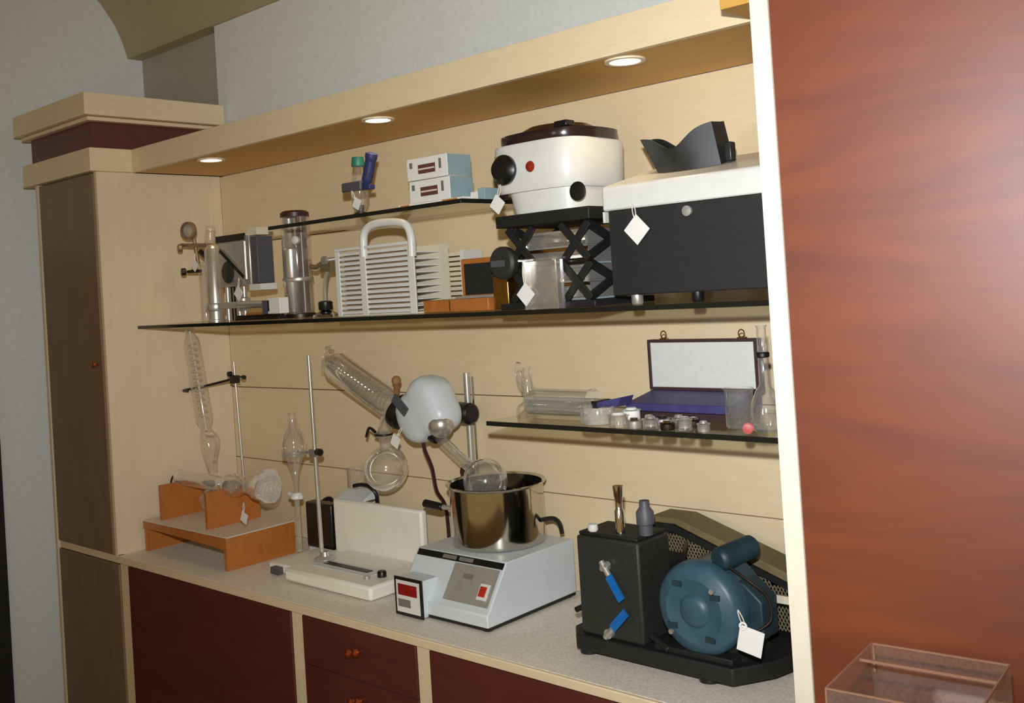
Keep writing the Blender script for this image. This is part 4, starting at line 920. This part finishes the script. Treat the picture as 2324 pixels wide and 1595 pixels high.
t.part('case_base', B().prism([(-0.215, 1.388), (-0.215, 1.404), (-0.115, 1.420), (-0.086, 1.420), (-0.086, 1.388)], 'x', 1.812, 2.060), 'blue_case', bev=0.002, label='blue case base')
t.part('case_flap', B().prism([(1.772, 1.410), (1.835, 1.422), (1.825, 1.402), (1.772, 1.400)], 'y', -0.262, -0.2155), 'blue_case', label='blue flap')
t.part('flap_end', B().box(1.758, 1.7715, -0.263, -0.214, 1.397, 1.412), 'black')
t.part('case_foot', B().box(1.82, 2.056, -0.20, -0.09, ZC+0.0005, 1.3878), 'darkframe')
t.part('case_ridge', B().box(1.814, 2.058, -0.112, -0.105, 1.4205, 1.426), 'darkframe')

g = Thing('glass_adapter', 'upright clear glass adapter with side arms at the left of the lower shelf', 'glassware', (1.535, -0.2, ZC), 'glassware on the lower shelf')
g.part('foot', B().lathe([(0.028, 0), (0.030, 0.003), (0.026, 0.020), (0.012, 0.03)], (1.545, -0.22, ZC+0.0005), (0, 0, 1), 24, close=False), 'glass')
g.part('stem', B().lathe([(0.012, 0.03), (0.010, 0.05), (0.016, 0.065), (0.013, 0.085), (0.008, 0.10), (0.011, 0.108)], (1.545, -0.22, ZC), (0, 0, 1), 20, close=False), 'glass2')
g.part('side_arm', B().tube(spl([(1.545, -0.22, ZC+0.06), (1.525, -0.22, ZC+0.075), (1.518, -0.22, ZC+0.10), (1.522, -0.22, ZC+0.118)], 6), 0.006), 'glass2')
g = Thing('glass_cylinder', 'large clear glass cylinder lying at the left of the lower shelf', 'glassware', (1.66, -0.24, ZC), 'glassware on the lower shelf')
g.part('glass_wall', B().lathe([(0.0001, 0), (0.026, 0.002), (0.030, 0.008), (0.030, 0.17), (0.033, 0.175)], (1.575, -0.245, ZC+0.0335), (1, 0, 0), 32, close=False), 'glass3')
g.part('inner_tube', B().lathe([(0.012, 0), (0.012, 0.15)], (1.59, -0.245, ZC+0.028), (1, 0, 0), 16), 'glass2')
g = Thing('crystallising_dish', 'low round glass dish beside the lying glass cylinder', 'glassware', (1.79, -0.26, ZC), 'glassware on the lower shelf')
g.part('dish_wall', B().lathe([(0.0001, 0.001), (0.034, 0.001), (0.036, 0.004), (0.036, 0.034), (0.038, 0.036)], (1.79, -0.285, ZC), (0, 0, 1), 32, close=False), 'glass3')
dish = [(1.862, -0.312, 0.020, 0.022, 'glass2', 'small clear glass beaker with white stopper before the blue case flap'), (1.905, -0.318, 0.014, 0.014, 'steel', 'short steel cup in the front row before the blue case'),
        (1.942, -0.316, 0.015, 0.018, 'glass2', 'small glass vial between the steel cup and the dark fitting'), (1.982, -0.318, 0.014, 0.012, 'darkmetal', 'dark metal fitting in the front row before the blue case'),
        (2.020, -0.316, 0.014, 0.020, 'glass2', 'clear glass vial at the right end of the front row'), (2.062, -0.318, 0.012, 0.014, 'steel', 'small steel cap nearest the red stopper in the front row'),
        (1.862, -0.266, 0.018, 0.026, 'paper', 'white lidded pot behind the front row, before the blue case'), (1.902, -0.262, 0.013, 0.012, 'darkmetal', 'dark fitting behind the steel cup'),
        (1.936, -0.266, 0.015, 0.012, 'steel', 'steel cup behind the glass vials, centre of the second row'), (1.972, -0.262, 0.014, 0.014, 'glass2', 'glass vial in the second row before the blue case'),
        (2.008, -0.266, 0.015, 0.012, 'darkmetal', 'dark round fitting in the second row near the beaker')]
for i, (x, y, r_, h_, m_, lb) in enumerate(dish):
    g = Thing('small_vessel', lb, 'glassware' if m_ == 'glass2' else 'pot' if m_ == 'paper' else 'fitting', (x, y, ZC), 'small vessels on the lower shelf')
    g.part('vessel_wall', B().lathe([(0.0001, 0.0006), (r_*0.95, 0.0006), (r_, 0.004), (r_, h_), (r_*1.12, h_+0.002), (r_*0.9, h_+0.002), (r_*0.9, 0.006), (0.0001, 0.005)], (x, y, ZC), (0, 0, 1), 22, close=False), m_)
    g.part('stopper', B().lathe([(r_*0.7, h_+0.0025), (r_*0.55, h_+0.007), (0.0001, h_+0.008)], (x, y, ZC), (0, 0, 1), 16), ('white', 'chrome', 'steel', 'chrome', 'glass2', 'steel', 'white', 'steel', 'darkmetal', 'steel', 'chrome')[i])
g = Thing('clear_tray', 'clear tray of small metal pieces along the edge of the lower shelf', 'tray', (1.95, -0.28, 1.376), None) if False else None
g = Thing('glass_beaker', 'clear glass beaker at the right end of the lower shelf', 'glassware', (2.10, -0.25, ZC), 'glassware on the lower shelf')
g.part('beaker_wall', B().lathe([(0.0001, 0.0006), (0.025, 0.0006), (0.027, 0.004), (0.027, 0.070), (0.030, 0.075)], (2.098, -0.245, ZC), (0, 0, 1), 32, close=False), 'glass2')
g = Thing('volumetric_flask', 'long necked clear flask with black clamp mark by the pale cupboard edge', 'glassware', (2.19, -0.24, ZC), 'glassware on the lower shelf')
g.part('flask_body', B().lathe([(0.0001, 0.0006), (0.022, 0.0006), (0.028, 0.006), (0.031, 0.025), (0.027, 0.050), (0.018, 0.072), (0.0095, 0.085), (0.0085, 0.190), (0.011, 0.194)], (2.166, -0.268, ZC), (0, 0, 1), 32, close=False), 'glass2')
g.part('neck_band', B().lathe([(0.0105, 0.135), (0.0125, 0.137), (0.0125, 0.143), (0.0105, 0.145)], (2.166, -0.268, ZC), (0, 0, 1), 18), 'black')
g = Thing('red_stopper', 'small red plastic stopper lying between beaker and long necked flask', 'stopper', (2.15, -0.30, ZC))
g.part('stopper_body', B().lathe([(0.008, 0.0), (0.009, 0.009), (0.0001, 0.010)], (2.152, -0.314, ZC+0.0105), (0.5, -1, 0), 16), 'redplastic')
g.part('stopper_flange', B().lathe([(0.0100, 0.0), (0.0100, 0.003)], (2.150, -0.309, ZC+0.0105), (0.5, -1, 0), 16), 'redplastic')

# ================================================================== acrylic box in front of the red cupboard
t = Thing('acrylic_box', 'open clear acrylic box in front of the red cupboard', 'box', (2.57, -0.68, 1.0))
bx0, bx1, by0, by1, bz0, bz1 = 2.484, 2.660, -0.785, -0.604, 1.02, 1.14
t.part('panel', B().box(bx0, bx1, by1-0.003, by1, bz0, bz1), 'acrylic')
t.part('panel', B().box(bx0, bx1, by0, by0+0.003, bz0, bz1), 'acrylic')
t.part('panel', B().box(bx0, bx0+0.003, by0+0.003, by1-0.003, bz0, bz1), 'acrylic')
t.part('panel', B().box(bx1-0.003, bx1, by0+0.003, by1-0.003, bz0, bz1), 'acrylic')
t.part('box_floor', B().box(bx0+0.003, bx1-0.003, by0+0.003, by1-0.003, bz0, bz0+0.003), 'acrylic')
e = 0.0022
for q in (B().box(bx0, bx1, by1-e, by1+e*0.3, bz1, bz1+e), B().box(bx0, bx1, by0, by0+e, bz1, bz1+e), B().box(bx0, bx0+e, by0+e, by1-e, bz1, bz1+e), B().box(bx1-e, bx1, by0+e, by1-e, bz1, bz1+e), B().box(bx0+0.003, bx1-0.003, -0.664, -0.661, 1.136, 1.1395)):
    t.part('rim_edge', q, 'acrylic_edge')
t.part('corner_edge', B().box(bx0, bx0+e, by0-0.0005, by0, bz0, bz1), 'acrylic_edge')
t.part('corner_edge', B().box(bx0+0.003, bx0+0.003+e, by1-0.0055, by1-0.003, bz1-0.036, bz1), 'acrylic_edge')
for ch in t.o.children:
    me = ch.data
    for v in me.vertices:
        p_ = v.co+t.base-Vector((2.484, -0.604, 0)); p_.rotate(Matrix.Rotation(math.radians(5), 3, 'Z')); v.co = p_+Vector((2.484, -0.604, 0))-t.base
single('display_plinth', B().box(2.44, 2.70, -0.82, -0.57, 0.0005, 1.0195), 'cherry_d', 'dark plinth under the clear acrylic box', 'plinth', (2.57, -0.7, 0.0005), bev=0.002)
